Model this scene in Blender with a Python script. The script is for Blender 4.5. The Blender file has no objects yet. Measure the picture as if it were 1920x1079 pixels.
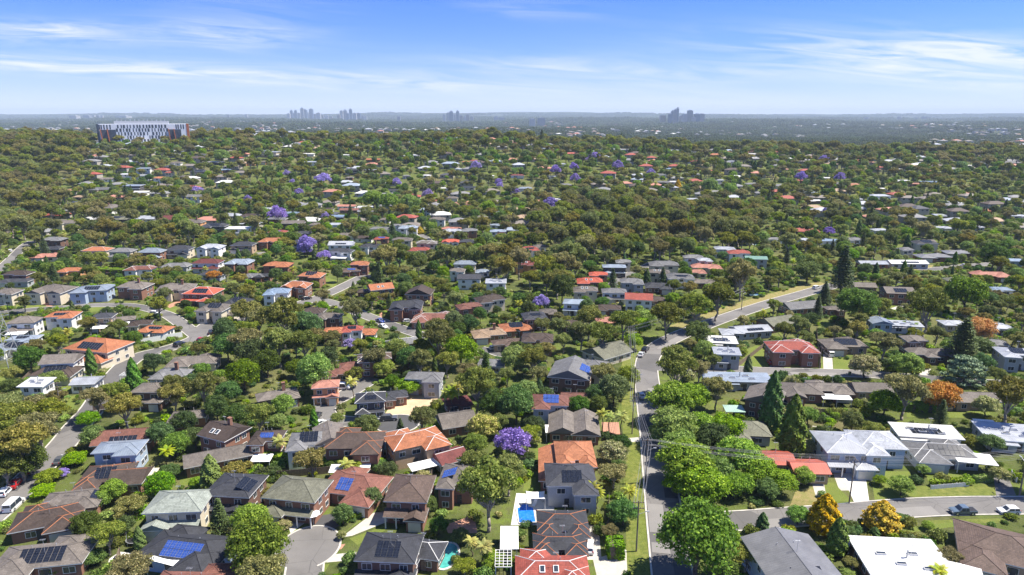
import bpy, math, random
import numpy as np
from mathutils import Vector, Matrix, noise
R = math.radians
rnd = random.Random(7)
C = bpy.context.scene.collection
scene = bpy.context.scene

# ------------------------------------------------------------------ camera, sky, sun, exposure
FPX, CX, CY = 1281.0, 960.0, 539.5
PITCH = R(14.2); CAMZ = 82.0
cam_d = bpy.data.cameras.new('camera'); cam = bpy.data.objects.new('camera', cam_d); C.objects.link(cam)
cam_d.sensor_width = 36; cam_d.lens = 36*FPX/1920; cam_d.clip_start = 1; cam_d.clip_end = 90000
cam.location = (0, 0, CAMZ); cam.rotation_euler = (math.pi/2-PITCH, 0, 0)
scene.camera = cam
SUN_EL, SUN_AZ = 60.0, 84.0          # azimuth clockwise from +Y
w = bpy.data.worlds.new('World'); scene.world = w; w.use_nodes = True
nt = w.node_tree; nt.nodes.clear()
N = nt.nodes.new; Lk = nt.links.new
out = N('ShaderNodeOutputWorld'); bg = N('ShaderNodeBackground'); sky = N('ShaderNodeTexSky')
sky.sky_type = 'NISHITA'; sky.sun_disc = False; sky.sun_elevation = R(SUN_EL); sky.sun_rotation = R(SUN_AZ)
sky.altitude = 100; sky.air_density = 1.0; sky.dust_density = 0.15; sky.ozone_density = 3.5
bg.inputs[1].default_value = 0.078
# thin cirrus laid on a high plane: direction / height
tc = N('ShaderNodeTexCoord'); sep = N('ShaderNodeSeparateXYZ'); Lk(tc.outputs['Generated'], sep.inputs[0])
def wm(op, a, b=None, c=None):
    n = N('ShaderNodeMath'); n.operation = op
    for i, q in enumerate((a, b, c)):
        if q is None: continue
        if isinstance(q, (int, float)): n.inputs[i].default_value = q
        else: Lk(q, n.inputs[i])
    return n.outputs[0]
ysafe = wm('MAXIMUM', sep.outputs[1], 0.05); uu = wm('DIVIDE', sep.outputs[0], ysafe); ee = wm('DIVIDE', sep.outputs[2], ysafe)
cmb = N('ShaderNodeCombineXYZ'); Lk(wm('MULTIPLY', uu, 5.0), cmb.inputs[0]); Lk(wm('ADD', wm('MULTIPLY', ee, 62.0), wm('MULTIPLY', uu, 4.0)), cmb.inputs[1])
n1 = N('ShaderNodeTexNoise'); n1.inputs['Scale'].default_value = 1.0; n1.inputs['Detail'].default_value = 10; n1.inputs['Roughness'].default_value = 0.6; n1.inputs['Distortion'].default_value = 1.1
Lk(cmb.outputs[0], n1.inputs['Vector'])
cr1 = N('ShaderNodeMapRange'); cr1.inputs[1].default_value = .36; cr1.inputs[2].default_value = .72; Lk(n1.outputs[0], cr1.inputs[0])
mask = None     # banks of cirrus: azimuth and elevation slopes, half widths, weight
for (cu, ce, su, se, wt) in ((-.64,.110,.12,.013,.95),(-.40,.108,.10,.016,.75),(-.62,.066,.34,.011,.75),(.03,.140,.09,.010,.3),(.10,.060,.17,.014,.6),(.56,.076,.22,.026,1.05),(.72,.088,.12,.014,.8),(-.22,.045,.45,.012,.6),(-.35,.145,.1,.02,.2),(.9,.03,.5,.01,.4)):
    q = wm('ADD', wm('POWER', wm('ABSOLUTE', wm('DIVIDE', wm('SUBTRACT', uu, cu), su)), 2.0), wm('POWER', wm('ABSOLUTE', wm('DIVIDE', wm('SUBTRACT', wm('ADD', ee, wm('MULTIPLY', wm('SUBTRACT', uu, cu), .05)), ce), se)), 2.0))
    q = wm('MULTIPLY', wm('POWER', 2.718, wm('MULTIPLY', q, -.8)), wt); mask = q if mask is None else wm('ADD', mask, q)
cl = wm('MULTIPLY', wm('MULTIPLY', cr1.outputs[0], mask), 1.12)
tint = N('ShaderNodeMix'); tint.data_type = 'RGBA'; tint.blend_type = 'MULTIPLY'; tint.inputs[0].default_value = 1; Lk(sky.outputs[0], tint.inputs[6]); tc2 = N('ShaderNodeMix'); tc2.data_type = 'RGBA'; hi_ = N('ShaderNodeMapRange'); hi_.inputs[1].default_value = .2; hi_.inputs[2].default_value = .6; Lk(sep.outputs[2], hi_.inputs[0]); Lk(hi_.outputs[0], tc2.inputs[0]); tc2.inputs[6].default_value = (.31, .56, 1.50, 1); tc2.inputs[7].default_value = (.72, .80, .95, 1); Lk(tc2.outputs[2], tint.inputs[7])
low = N('ShaderNodeMix'); low.data_type = 'RGBA'; Lk(tint.outputs[2], low.inputs[6]); low.inputs[7].default_value = (6.8, 7.3, 8.2, 1)
el = wm('MAXIMUM', sep.outputs[2], 0.0); Lk(wm('MULTIPLY', wm('POWER', 2.718, wm('MULTIPLY', el, -22.0)), .97), low.inputs[0])
mx = N('ShaderNodeMix'); mx.data_type = 'RGBA'; Lk(wm('MINIMUM', cl, 0.8), mx.inputs[0]); Lk(low.outputs[2], mx.inputs[6]); mx.inputs[7].default_value = (7.2, 7.4, 7.9, 1)
Lk(mx.outputs[2], bg.inputs[0]); Lk(bg.outputs[0], out.inputs[0])
sd = bpy.data.lights.new('sun', 'SUN'); sd.energy = 5.0; sd.angle = R(0.53); sd.color = (1, .935, .83)
so = bpy.data.objects.new('sun', sd); C.objects.link(so)
sv = Vector((math.sin(R(SUN_AZ))*math.cos(R(SUN_EL)), math.cos(R(SUN_AZ))*math.cos(R(SUN_EL)), math.sin(R(SUN_EL))))
so.rotation_euler = sv.to_track_quat('Z', 'Y').to_euler(); so.location = (0, 0, 300)
vs = scene.view_settings; vs.view_transform = 'Standard'; vs.look = 'None'; vs.exposure = 0.88; vs.gamma = 1
scene.cycles.max_bounces = 6; scene.cycles.transparent_max_bounces = 6

# ------------------------------------------------------------------ geometry of the view
SP, CP = math.sin(PITCH), math.cos(PITCH)
def sst(a, b, x):
    t = min(1, max(0, (x-a)/(b-a))); return t*t*(3-2*t)
AZ = [(-1.2, 34), (-.6, 38), (-.45, 40), (-.2, 36), (-.05, 42), (.1, 30), (.3, 23), (.55, 19), (1.2, 22)]
def ridge(a):
    for (a0, v0), (a1, v1) in zip(AZ, AZ[1:]):
        if a <= a1: return v0 + (v1-v0)*sst(a0, a1, a)
    return AZ[-1][1]
def T(x, y):
    if y < 560: return 0.0
    a = x/max(y, 1)
    A = ridge(a)
    z = A*sst(560, 1020, y) - (A+14)*sst(1080, 1600, y)
    if y > 1500:
        k = sst(1500, 3000, y)
        z += k*(14*math.sin(x*.0011+y*.0007)+9*math.sin(x*.0023-y*.0016+1))
        if y > 9000:
            h = 88 + 62*math.exp(-((a+.02)/.2)**2) + 26*math.exp(-((a-.75)/.3)**2) + 20*math.exp(-((a+.7)/.3)**2) + 6*math.sin(a*9)+3*math.sin(a*31)
            z += h*sst(11500, 17500, y)
    return z
def ray(px, py):
    u, v = (px-CX)/FPX, (py-CY)/FPX
    return (u, CP - v*SP, -SP - v*CP)
def at(px, py, dz=0.0):
    dx, dy, dzr = ray(px, py)
    t = 60.0
    while t < 60000:
        if CAMZ + dzr*t < T(dx*t, dy*t)+dz: break
        t += max(4, t*.01)
    a, b = t-max(4, t*.011), t
    for _ in range(22):
        m = (a+b)/2
        if CAMZ + dzr*m < T(dx*m, dy*m)+dz: b = m
        else: a = m
    return Vector((dx*b, dy*b, T(dx*b, dy*b)))
def pix(p):
    x, y, z = p[0], p[1], p[2]-CAMZ
    d = y*CP - z*SP; up = y*SP + z*CP
    return CX+FPX*x/d, CY-FPX*up/d, d

# ------------------------------------------------------------------ materials
def mat(name):
    m = bpy.data.materials.new(name); m.use_nodes = True
    nt = m.node_tree; return m, nt, nt.nodes['Principled BSDF']
class G:
    def __init__(s, nt): s.nt = nt
    def n(s, t, **k):
        o = s.nt.nodes.new(t)
        for a, b in k.items(): setattr(o, a, b)
        return o
    def l(s, a, b): s.nt.links.new(a, b)
    def math(s, op, a, b=0.0):
        o = s.n('ShaderNodeMath', operation=op)
        for i, q in enumerate((a, b)):
            if isinstance(q, (int, float)): o.inputs[i].default_value = q
            else: s.l(q, o.inputs[i])
        return o.outputs[0]
    def noise(s, scale, det=4, rough=.55, vec=None):
        o = s.n('ShaderNodeTexNoise'); o.inputs['Scale'].default_value = scale; o.inputs['Detail'].default_value = det; o.inputs['Roughness'].default_value = rough
        if vec is not None: s.l(vec, o.inputs['Vector'])
        return o.outputs[0]
    def mr(s, v, a, b, c=0., d=1.):
        o = s.n('ShaderNodeMapRange'); s.l(v, o.inputs[0])
        for i, q in enumerate((a, b, c, d)): o.inputs[i+1].default_value = q
        return o.outputs[0]
    def mix(s, f, a, b, mode='MIX'):
        o = s.n('ShaderNodeMix', data_type='RGBA', blend_type=mode)
        for i, q in ((0, f), (6, a), (7, b)):
            if isinstance(q, (int, float)): o.inputs[i].default_value = q
            elif isinstance(q, tuple): o.inputs[i].default_value = (*q, 1) if len(q) == 3 else q
            else: s.l(q, o.inputs[i])
        return o.outputs[2]
    def bump(s, h, st, dist=.1):
        o = s.n('ShaderNodeBump'); o.inputs['Strength'].default_value = st; o.inputs['Distance'].default_value = dist; s.l(h, o.inputs['Height']); return o.outputs[0]
def plain(name, col, rough=.6, metal=0., var=.12, scale=1.2, spec=.4):
    m, nt, b = mat(name); g = G(nt)
    tc = g.n('ShaderNodeTexCoord').outputs['Object']
    k = g.mr(g.noise(scale, 5, .6, tc), .3, .7, 1-var, 1+var)
    hs = g.n('ShaderNodeHueSaturation'); hs.inputs['Color'].default_value = (*col, 1); g.l(k, hs.inputs['Value'])
    g.l(hs.outputs[0], b.inputs['Base Color']); b.inputs['Roughness'].default_value = rough; b.inputs['Metallic'].default_value = metal
    b.inputs['Specular IOR Level'].default_value = spec
    return m
def objcol(name, rough, kind, spec=.3):
    """material whose base colour is the object's own colour, with weathering; kind: tile, metal, wall, paint"""
    m, nt, b = mat(name); g = G(nt)
    oi = g.n('ShaderNodeObjectInfo'); tc = g.n('ShaderNodeTexCoord')
    c = oi.outputs['Color']
    big = g.mr(g.noise(.35, 5, .62, tc.outputs['Object']), .3, .72, .78, 1.2)
    fine = g.mr(g.noise(5.0, 4, .7, tc.outputs['Object']), .3, .7, .86, 1.14)
    k = g.math('MULTIPLY', big, fine)
    if kind == 'paint': k = g.mr(g.noise(.6, 3, .5, tc.outputs['Object']), .3, .7, .97, 1.03)
    if kind == 'wall': k = g.math('MULTIPLY', g.mr(g.noise(.5, 4, .6, tc.outputs['Object']), .3, .7, .92, 1.06), fine)
    h = None
    if kind in ('tile', 'metal'):
        uv = g.n('ShaderNodeUVMap'); sp = g.n('ShaderNodeSeparateXYZ'); g.l(uv.outputs[0], sp.inputs[0])
        if kind == 'tile':
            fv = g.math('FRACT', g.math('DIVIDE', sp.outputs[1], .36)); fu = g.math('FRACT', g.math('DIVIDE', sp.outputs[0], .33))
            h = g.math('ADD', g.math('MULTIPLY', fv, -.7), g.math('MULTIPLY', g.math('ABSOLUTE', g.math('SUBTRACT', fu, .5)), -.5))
            # individual tiles fired a little lighter or darker
            wn = g.n('ShaderNodeTexWhiteNoise', noise_dimensions='2D'); cb = g.n('ShaderNodeCombineXYZ')
            g.l(g.math('FLOOR', g.math('DIVIDE', sp.outputs[0], .33)), cb.inputs[0]); g.l(g.math('FLOOR', g.math('DIVIDE', sp.outputs[1], .36)), cb.inputs[1]); g.l(cb.outputs[0], wn.inputs['Vector'])
            k = g.math('MULTIPLY', k, g.mr(wn.outputs[0], 0, 1, .82, 1.16))
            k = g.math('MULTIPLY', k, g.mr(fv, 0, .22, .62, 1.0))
        else:
            fu = g.math('FRACT', g.math('DIVIDE', sp.outputs[0], .55))
            h = g.math('GREATER_THAN', g.math('ABSOLUTE', g.math('SUBTRACT', fu, .5)), .40)
            k = g.math('MULTIPLY', k, g.mr(h, 0, 1, 1.03, .84))
        g.l(g.bump(h, .5 if kind == 'tile' else .35, .05), b.inputs['Normal'])
    vm = g.n('ShaderNodeVectorMath', operation='SCALE'); g.l(c, vm.inputs[0]); g.l(k, vm.inputs['Scale'])
    g.l(vm.outputs[0], b.inputs['Base Color']); b.inputs['Roughness'].default_value = rough; b.inputs['Specular IOR Level'].default_value = spec
    if kind == 'paint': b.inputs['Coat Weight'].default_value = .5; b.inputs['Coat Roughness'].default_value = .08
    return m
M = {}
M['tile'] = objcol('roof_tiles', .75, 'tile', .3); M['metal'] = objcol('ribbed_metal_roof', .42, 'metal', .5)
M['wall'] = objcol('rendered_wall', .85, 'wall'); M['paint'] = objcol('car_paint', .3, 'paint', .5)
M['trim'] = plain('white_trim', (.72, .71, .68), .5, var=.06); M['white'] = plain('white_painted_metal', (.82, .82, .8), .4, var=.05, scale=.4)
M['dark_trim'] = plain('dark_trim', (.06, .06, .065), .5); M['cap'] = plain('terracotta_ridge', (.42, .16, .07), .8, var=.2)
M['greycap'] = plain('grey_ridge', (.34, .32, .3), .8, var=.2)
M['gardoor'] = plain('garage_door_paint', (.62, .6, .55), .5, var=.05)
m, nt_, b = mat('window_glass'); b.inputs['Base Color'].default_value = (.035, .045, .06, 1); b.inputs['Roughness'].default_value = .06; b.inputs['Specular IOR Level'].default_value = .9; M['glass'] = m
def solar_mat(name, c1, c2):
    m, nt, b = mat(name); g = G(nt)
    uv = g.n('ShaderNodeUVMap'); br = g.n('ShaderNodeTexBrick'); br.offset = 0; br.inputs['Scale'].default_value = 1; br.inputs['Mortar Size'].default_value = .006
    br.inputs['Brick Width'].default_value = .5; br.inputs['Row Height'].default_value = .52
    br.inputs['Color1'].default_value = (*c1, 1); br.inputs['Color2'].default_value = (*c1, 1); br.inputs['Mortar'].default_value = (*c2, 1)
    g.l(uv.outputs[0], br.inputs['Vector']); g.l(br.outputs[0], b.inputs['Base Color']); b.inputs['Roughness'].default_value = .14; b.inputs['Specular IOR Level'].default_value = .7
    return m
M['solar'] = solar_mat('dark_solar_cells', (.012, .014, .022), (.10, .11, .13)); M['solarb'] = solar_mat('blue_solar_cells', (.03, .07, .28), (.35, .4, .5))
M['alu'] = plain('aluminium', (.6, .61, .62), .35, .6); M['rubber'] = plain('rubber', (.02, .02, .02), .8); M['lamp'] = plain('lamp_lens', (.75, .75, .72), .15)
M['redlamp'] = plain('tail_lamp_lens', (.4, .02, .02), .2); M['black'] = plain('black_plastic', (.02, .02, .022), .5)
M['timber'] = plain('weathered_timber', (.20, .15, .11), .85, var=.3, scale=2); M['pole'] = plain('pole_timber', (.19, .155, .125), .85, var=.25, scale=2)
M['fence'] = plain('timber_paling', (.17, .13, .10), .85, var=.3, scale=3); M['wire'] = plain('cable', (.22, .22, .23), .5)
M['steel'] = plain('galvanised_steel', (.48, .49, .5), .45, .4); M['fabric'] = plain('white_sailcloth', (.85, .85, .83), .8, var=.05)
M['concrete'] = plain('concrete', (.46, .43, .38), .85, var=.18, scale=.5); M['kerb'] = plain('kerb_concrete', (.50, .47, .42), .85, var=.2, scale=.7)
M['brickpave'] = plain('brick_paving', (.42, .22, .15), .85, var=.2, scale=1.5); M['sand'] = plain('bare_sandy_soil', (.52, .39, .25), .95, var=.22, scale=.25)
M['stonepave'] = plain('pale_stone_paving', (.62, .60, .55), .75, var=.1, scale=.8); M['coping'] = plain('pool_coping', (.66, .62, .55), .7)
M['bark'] = plain('pale_gum_bark', (.30, .26, .21), .9, var=.3, scale=.9); M['barkd'] = plain('dark_bark', (.11, .085, .065), .9, var=.3, scale=1.2)
M['orangecloth'] = plain('terracotta_canvas', (.62, .2, .1), .8); M['green'] = plain('green_plastic', (.03, .16, .06), .5); M['orangecord'] = plain('orange_panel', (.42, .12, .03), .6)

def asphalt(name, a, b2, patch=True):
    m, nt, b = mat(name); g = G(nt); tc = g.n('ShaderNodeTexCoord').outputs['Object']
    k = g.mr(g.noise(.12, 5, .6, tc), .3, .7); f = g.mr(g.noise(9, 3, .7, tc), .3, .7, .9, 1.1)
    c = g.mix(k, a, b2)
    if patch:
        vo = g.n('ShaderNodeTexVoronoi', feature='F1'); vo.inputs['Scale'].default_value = .045; g.l(tc, vo.inputs['Vector'])
        c = g.mix(g.mr(vo.outputs['Color'], .55, .6, 0, .45), c, (.045, .045, .048))
        ve = g.n('ShaderNodeTexVoronoi', feature='DISTANCE_TO_EDGE'); ve.inputs['Scale'].default_value = .16; g.l(tc, ve.inputs['Vector'])
        c = g.mix(g.mr(ve.outputs['Distance'], .0, .012, .5, 0), c, (.03, .03, .03))
    vm = g.n('ShaderNodeVectorMath', operation='SCALE'); g.l(c, vm.inputs[0]); g.l(f, vm.inputs['Scale']); g.l(vm.outputs[0], b.inputs['Base Color'])
    b.inputs['Roughness'].default_value = .85; return m
M['asphalt'] = asphalt('asphalt', (.135, .128, .122), (.19, .18, .172)); M['darkasphalt'] = asphalt('fresh_asphalt', (.055, .055, .058), (.075, .075, .078), False)

def grass(name, cols, sc=.09):
    m, nt, b = mat(name); g = G(nt); tc = g.n('ShaderNodeTexCoord').outputs['Object']
    a = g.mr(g.noise(sc, 6, .62, tc), .34, .66); d = g.mr(g.noise(sc*7, 5, .6, tc), .38, .62); e = g.mr(g.noise(6, 3, .7, tc), .3, .7, .75, 1.2)
    c = g.mix(d, g.mix(a, cols[0], cols[1]), cols[2])
    vm = g.n('ShaderNodeVectorMath', operation='SCALE'); g.l(c, vm.inputs[0]); g.l(e, vm.inputs['Scale']); g.l(vm.outputs[0], b.inputs['Base Color'])
    g.l(g.bump(g.noise(4, 4, .7, tc), .8, .25), b.inputs['Normal'])
    b.inputs['Roughness'].default_value = .9; b.inputs['Specular IOR Level'].default_value = .15; return m
M['lawn'] = grass('mown_lawn', ((.12, .165, .03), (.19, .21, .05), (.15, .19, .04)), .15)
M['dry'] = grass('dry_verge_grass', ((.25, .22, .085), (.20, .21, .06), (.30, .24, .11)), .1)
M['verge'] = grass('verge_grass', ((.15, .19, .035), (.22, .22, .06), (.12, .15, .03)), .12)
m, nt_, b = mat('suburb_ground'); g = G(nt_); tcg = g.n('ShaderNodeTexCoord').outputs['Object']
geo = g.n('ShaderNodeSeparateXYZ'); g.l(tcg, geo.inputs[0])
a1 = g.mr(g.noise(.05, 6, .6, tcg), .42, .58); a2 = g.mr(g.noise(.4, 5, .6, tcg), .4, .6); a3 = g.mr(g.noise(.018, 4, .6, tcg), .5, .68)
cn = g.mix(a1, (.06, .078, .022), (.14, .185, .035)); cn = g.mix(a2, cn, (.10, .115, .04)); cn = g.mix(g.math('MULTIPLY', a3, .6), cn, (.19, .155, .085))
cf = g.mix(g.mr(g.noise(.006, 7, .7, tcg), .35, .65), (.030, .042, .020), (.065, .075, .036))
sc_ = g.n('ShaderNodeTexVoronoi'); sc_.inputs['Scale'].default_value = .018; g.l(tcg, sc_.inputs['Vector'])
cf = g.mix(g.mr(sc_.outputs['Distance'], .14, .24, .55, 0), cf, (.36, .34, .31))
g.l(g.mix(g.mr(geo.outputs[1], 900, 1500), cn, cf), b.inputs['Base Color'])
g.l(g.bump(g.noise(.9, 6, .7, tcg), .9, .5), b.inputs['Normal'])
b.inputs['Roughness'].default_value = .95; b.inputs['Specular IOR Level'].default_value = .1; M['ground'] = m

def water(name, c):
    m, nt, b = mat(name); g = G(nt); tc = g.n('ShaderNodeTexCoord').outputs['Object']
    vo = g.n('ShaderNodeTexVoronoi', feature='SMOOTH_F1'); vo.inputs['Scale'].default_value = 1.6; g.l(tc, vo.inputs['Vector'])
    c2 = tuple(min(1, q*1.35+.02) for q in c)
    g.l(g.mix(g.mr(vo.outputs['Distance'], .1, .6), c2, c), b.inputs['Base Color']); b.inputs['Roughness'].default_value = .05
    g.l(g.bump(g.noise(1.3, 3, .5, tc), .08, .2), b.inputs['Normal']); return m
M['bluewater'] = water('blue_pool_water', (.01, .15, .62)); M['tealwater'] = water('teal_pool_water', (.05, .30, .27)); M['greenwater'] = water('green_pool_water', (.12, .42, .33)); M['palewater'] = water('pale_pool_water', (.30, .52, .62))

LB = 2.35
def leaf(name, c1, c2, c3=None, hue=.03, val=.35, trans=.42, patch=.35):
    m, nt, b = mat(name); g = G(nt); oi = g.n('ShaderNodeObjectInfo'); tc = g.n('ShaderNodeTexCoord').outputs['Object']
    a = g.mr(g.noise(patch, 4, .6, tc), .36, .64); c = g.mix(a, c1, c2)
    ge = g.n('ShaderNodeNewGeometry')
    if c3: c = g.mix(g.mr(ge.outputs['Random Per Island'], .82, .9, 0, .8), c, c3)
    r2 = g.math('FRACT', g.math('MULTIPLY', oi.outputs['Random'], 37.7))
    c = g.mix(1.0, c, (LB*1.04, LB*.99, LB*.74), 'MULTIPLY') if name != 'jacaranda_blossom' else g.mix(1.0, c, (2, 2, 2), 'MULTIPLY'); hs = g.n('ShaderNodeHueSaturation'); g.l(c, hs.inputs['Color']); g.l(g.mr(oi.outputs['Random'], 0, 1, .5-hue, .5+hue), hs.inputs['Hue'])
    v = g.math('MULTIPLY', g.mr(r2, 0, 1, 1-val, 1+val), g.mr(ge.outputs['Random Per Island'], 0, 1, .68, 1.3)); g.l(v, hs.inputs['Value'])
    g.l(g.mr(g.math('FRACT', g.math('MULTIPLY', oi.outputs['Random'], 91.3)), 0, 1, .8, 1.15), hs.inputs['Saturation'])
    g.l(hs.outputs[0], b.inputs['Base Color']); b.inputs['Roughness'].default_value = .6; b.inputs['Specular IOR Level'].default_value = .25
    tr = g.n('ShaderNodeBsdfTranslucent'); g.l(hs.outputs[0], tr.inputs[0]); ms = g.n('ShaderNodeMixShader'); ms.inputs[0].default_value = trans
    g.l(b.outputs[0], ms.inputs[1]); g.l(tr.outputs[0], ms.inputs[2]); g.l(ms.outputs[0], nt.nodes['Material Output'].inputs[0]); return m
LM_ = {
 'E': leaf('gum_leaves', (.100, .115, .026), (.066, .088, .019), (.15, .155, .05), .018, .3),
 'F': leaf('grey_gum_leaves', (.120, .112, .040), (.082, .086, .028), (.18, .16, .075), .015, .25),
 'G': leaf('broad_green_leaves', (.085, .135, .022), (.055, .095, .016), (.15, .20, .04), .03, .35),
 'D': leaf('dark_leaves', (.035, .066, .018), (.05, .088, .022), (.08, .12, .04), .03, .35),
 'L': leaf('lime_leaves', (.105, .175, .012), (.062, .118, .009), (.16, .22, .025), .01, .1, .35),
 'C': leaf('cypress_leaves', (.035, .065, .015), (.055, .10, .018), None, .03, .3, .1),
 'N': leaf('pine_needles', (.028, .048, .018), (.045, .068, .026), None, .02, .25, .1),
 'P': leaf('palm_fronds', (.10, .14, .03), (.17, .17, .03), None, .03, .25, .2),
 'J': leaf('jacaranda_blossom', (.19, .145, .33), (.145, .11, .24), (.25, .20, .40), .01, .15, .3),
 'O': leaf('orange_leaves', (.27, .105, .012), (.20, .10, .014), (.15, .11, .02), .015, .15, .3),
 'Y': leaf('golden_leaves', (.27, .185, .010), (.15, .13, .012), (.34, .24, .02), .01, .12, .25, .9),
 'B': leaf('blue_green_needles', (.085, .125, .085), (.06, .095, .07), (.12, .16, .12), .02, .15, .1),
 'W': leaf('blossom_leaves', (.150, .155, .065), (.10, .125, .038), (.26, .23, .16), .02, .2, .2),
}
LM_['Z'] = leaf('far_canopy_leaves', (.030, .044, .020), (.022, .036, .018), (.05, .065, .03), .02, .3)
M['hedge'] = leaf('hedge_leaves', (.06, .11, .015), (.10, .16, .02), None, .02, .2, .15)

# ------------------------------------------------------------------ mesh helpers
def tag(o, label=None, cat=None, group=None, kind=None):
    if label: o['label'] = label
    if cat: o['category'] = cat
    if group: o['group'] = group
    if kind: o['kind'] = kind
    return o
def empty(name, loc, rz=0.0, scale=None):
    o = bpy.data.objects.new(name, None); C.objects.link(o); o.location = loc; o.rotation_euler = (0, 0, rz)
    if scale: o.scale = scale
    return o
class MB:
    def __init__(s): s.v = []; s.f = []; s.m = []; s.uv = []
    def add(s, vs, fs, mi=0, uvs=None):
        n = len(s.v); s.v += [tuple(q) for q in vs]
        for i, f in enumerate(fs):
            s.f.append([n+k for k in f]); s.m.append(mi); s.uv.append(uvs[i] if uvs else [(0, 0)]*len(f))
    def box(s, x0, x1, y0, y1, z0, z1, mi=0, R_=None):
        v = [(x0,y0,z0),(x1,y0,z0),(x1,y1,z0),(x0,y1,z0),(x0,y0,z1),(x1,y0,z1),(x1,y1,z1),(x0,y1,z1)]
        if R_ is not None: v = [R_ @ Vector(q) for q in v]
        s.add(v, [(3,2,1,0),(4,5,6,7),(0,1,5,4),(1,2,6,5),(2,3,7,6),(3,0,4,7)], mi)
    def poly(s, pts, mi=0, axis=None):
        """flat face with uv in metres: u along the first edge, v across it"""
        P = [Vector(p) for p in pts]; u = (P[1]-P[0]).normalized()
        nrm = u.cross(P[2]-P[0]); nrm.normalize(); v = nrm.cross(u)
        s.add(pts, [tuple(range(len(pts)))], mi, [[((p-P[0]).dot(u), (p-P[0]).dot(v)) for p in P]])
    def tube(s, p0, p1, r0, r1=None, n=6, mi=0):
        p0, p1 = Vector(p0), Vector(p1); r1 = r0 if r1 is None else r1
        d = (p1-p0).normalized(); a = d.orthogonal().normalized(); b_ = d.cross(a)
        vs = []
        for p, r in ((p0, r0), (p1, r1)):
            for k in range(n):
                t = 2*math.pi*k/n; vs.append(p + a*(r*math.cos(t)) + b_*(r*math.sin(t)))
        fs = [(k, (k+1) % n, n+(k+1) % n, n+k) for k in range(n)] + [tuple(range(n))[::-1], tuple(range(n, 2*n))]
        s.add(vs, fs, mi)
    def build(s, name, mats, parent=None, smooth=False, color=None):
        me = bpy.data.meshes.new(name); me.from_pydata(s.v, [], s.f)
        if not isinstance(mats, (list, tuple)): mats = [mats]
        for q in mats: me.materials.append(q)
        me.polygons.foreach_set('material_index', s.m)
        if any(any(c != (0, 0) for c in u) for u in s.uv):
            l = me.uv_layers.new(name='UVMap'); l.data.foreach_set('uv', [c for u in s.uv for q in u for c in q])
        if smooth: me.shade_smooth()
        me.update()
        o = bpy.data.objects.new(name, me); C.objects.link(o)
        if parent: o.parent = parent
        if color: o.color = (*color, 1)
        return o

# ------------------------------------------------------------------ occupancy bookkeeping
HOUSES = []   # (x,y,cos,sin,hw,hd, px,py,wpx,hpx, depth)
ROADS = []    # (pts[(x,y)], halfwidth)
KEEP = []     # circles (x,y,r) kept clear of planting
THINGS = []   # (root, look, category, px, py) -> labels written at the end

# ------------------------------------------------------------------ ground
ys = list(np.arange(-160, 600, 20)) + list(np.arange(600, 1700, 22)); y_ = 1700
while y_ < 20000: ys.append(y_); y_ *= 1.028
ss = np.linspace(-1, 1, 141); gv = []
for y in ys:
    for s_ in ss:
        x = s_*(420+.95*max(y, 0)); gv.append((x, y, T(x, y)))
nc = len(ss); gf = [(j*nc+i, j*nc+i+1, (j+1)*nc+i+1, (j+1)*nc+i) for j in range(len(ys)-1) for i in range(nc-1)]
gm = MB(); gm.v = gv; gm.f = gf; gm.m = [0]*len(gf); gm.uv = [[(0, 0)]*4]*len(gf)
tag(gm.build('ground', M['ground'], smooth=True), kind='structure')

def smooth_line(pts, n=6):
    out = []; P = [pts[0]]+pts+[pts[-1]]
    for i in range(1, len(P)-2):
        p0, p1, p2, p3 = [np.array(q[:2], float) for q in P[i-1:i+3]]
        for k in range(n):
            t = k/n; out.append(tuple(.5*((2*p1)+(-p0+p2)*t+(2*p0-5*p1+4*p2-p3)*t*t+(-p0+3*p1-3*p2+p3)*t**3)))
    out.append(tuple(P[-2][:2])); return out
def ribbon(name, line, o0, o1, z, m, kind='structure', th=0.0, build=True):
    mb = MB(); vs = []; L = len(line)
    for i, (x, y) in enumerate(line):
        a = np.array(line[max(i-1, 0)]); b_ = np.array(line[min(i+1, L-1)]); d = b_-a; d /= (np.linalg.norm(d)+1e-9); n_ = np.array((-d[1], d[0]))
        for o in (o0, o1):
            q = (x+n_[0]*o, y+n_[1]*o); e = 0 if q[1] < 560 else .35
            vs.append((q[0], q[1], T(*q)+z+e))
    if th:
        vs2 = [(a, b_, c-th) for a, b_, c in vs]; n = len(vs)
        fs = [(2*i, 2*i+1, 2*i+3, 2*i+2) for i in range(L-1)] + [(n+2*i, 2*i, 2*i+2, n+2*i+2) for i in range(L-1)] + [(2*i+1, n+2*i+1, n+2*i+3, 2*i+3) for i in range(L-1)]
        mb.add(vs+vs2, fs)
    else: mb.add(vs, [(2*i, 2*i+1, 2*i+3, 2*i+2) for i in range(L-1)])
    o = mb.build(name, m)
    if kind: tag(o, kind=kind)
    return o
KERBS = []
def road(pxs, wd, m='asphalt', kerb=True, z=.02, name='road', n=6):
    line = smooth_line([at(*p)[:2] for p in pxs], n); ROADS.append((line, wd/2))
    ribbon(name, line, -wd/2, wd/2, z, M[m])
    if kerb: KERBS.append((line, wd))
    return line
RZ = iter(range(1000))
def nz(): return .012+.0042*next(RZ)*0.2
main = road([(1272,1150),(1261,1079),(1253,1020),(1245,960),(1235,880),(1228,820),(1219,760),(1213,715),(1212,690),(1218,668),(1238,648),(1270,631),(1305,617),(1350,600),(1400,583),(1450,567),(1500,553),(1535,543),(1570,535)], 7.2, z=.020)
side = road([(1247,986),(1320,980),(1400,976),(1480,970),(1560,965),(1640,958),(1720,952),(1800,949),(1900,948),(2050,948)], 6.6, z=.024)
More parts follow.
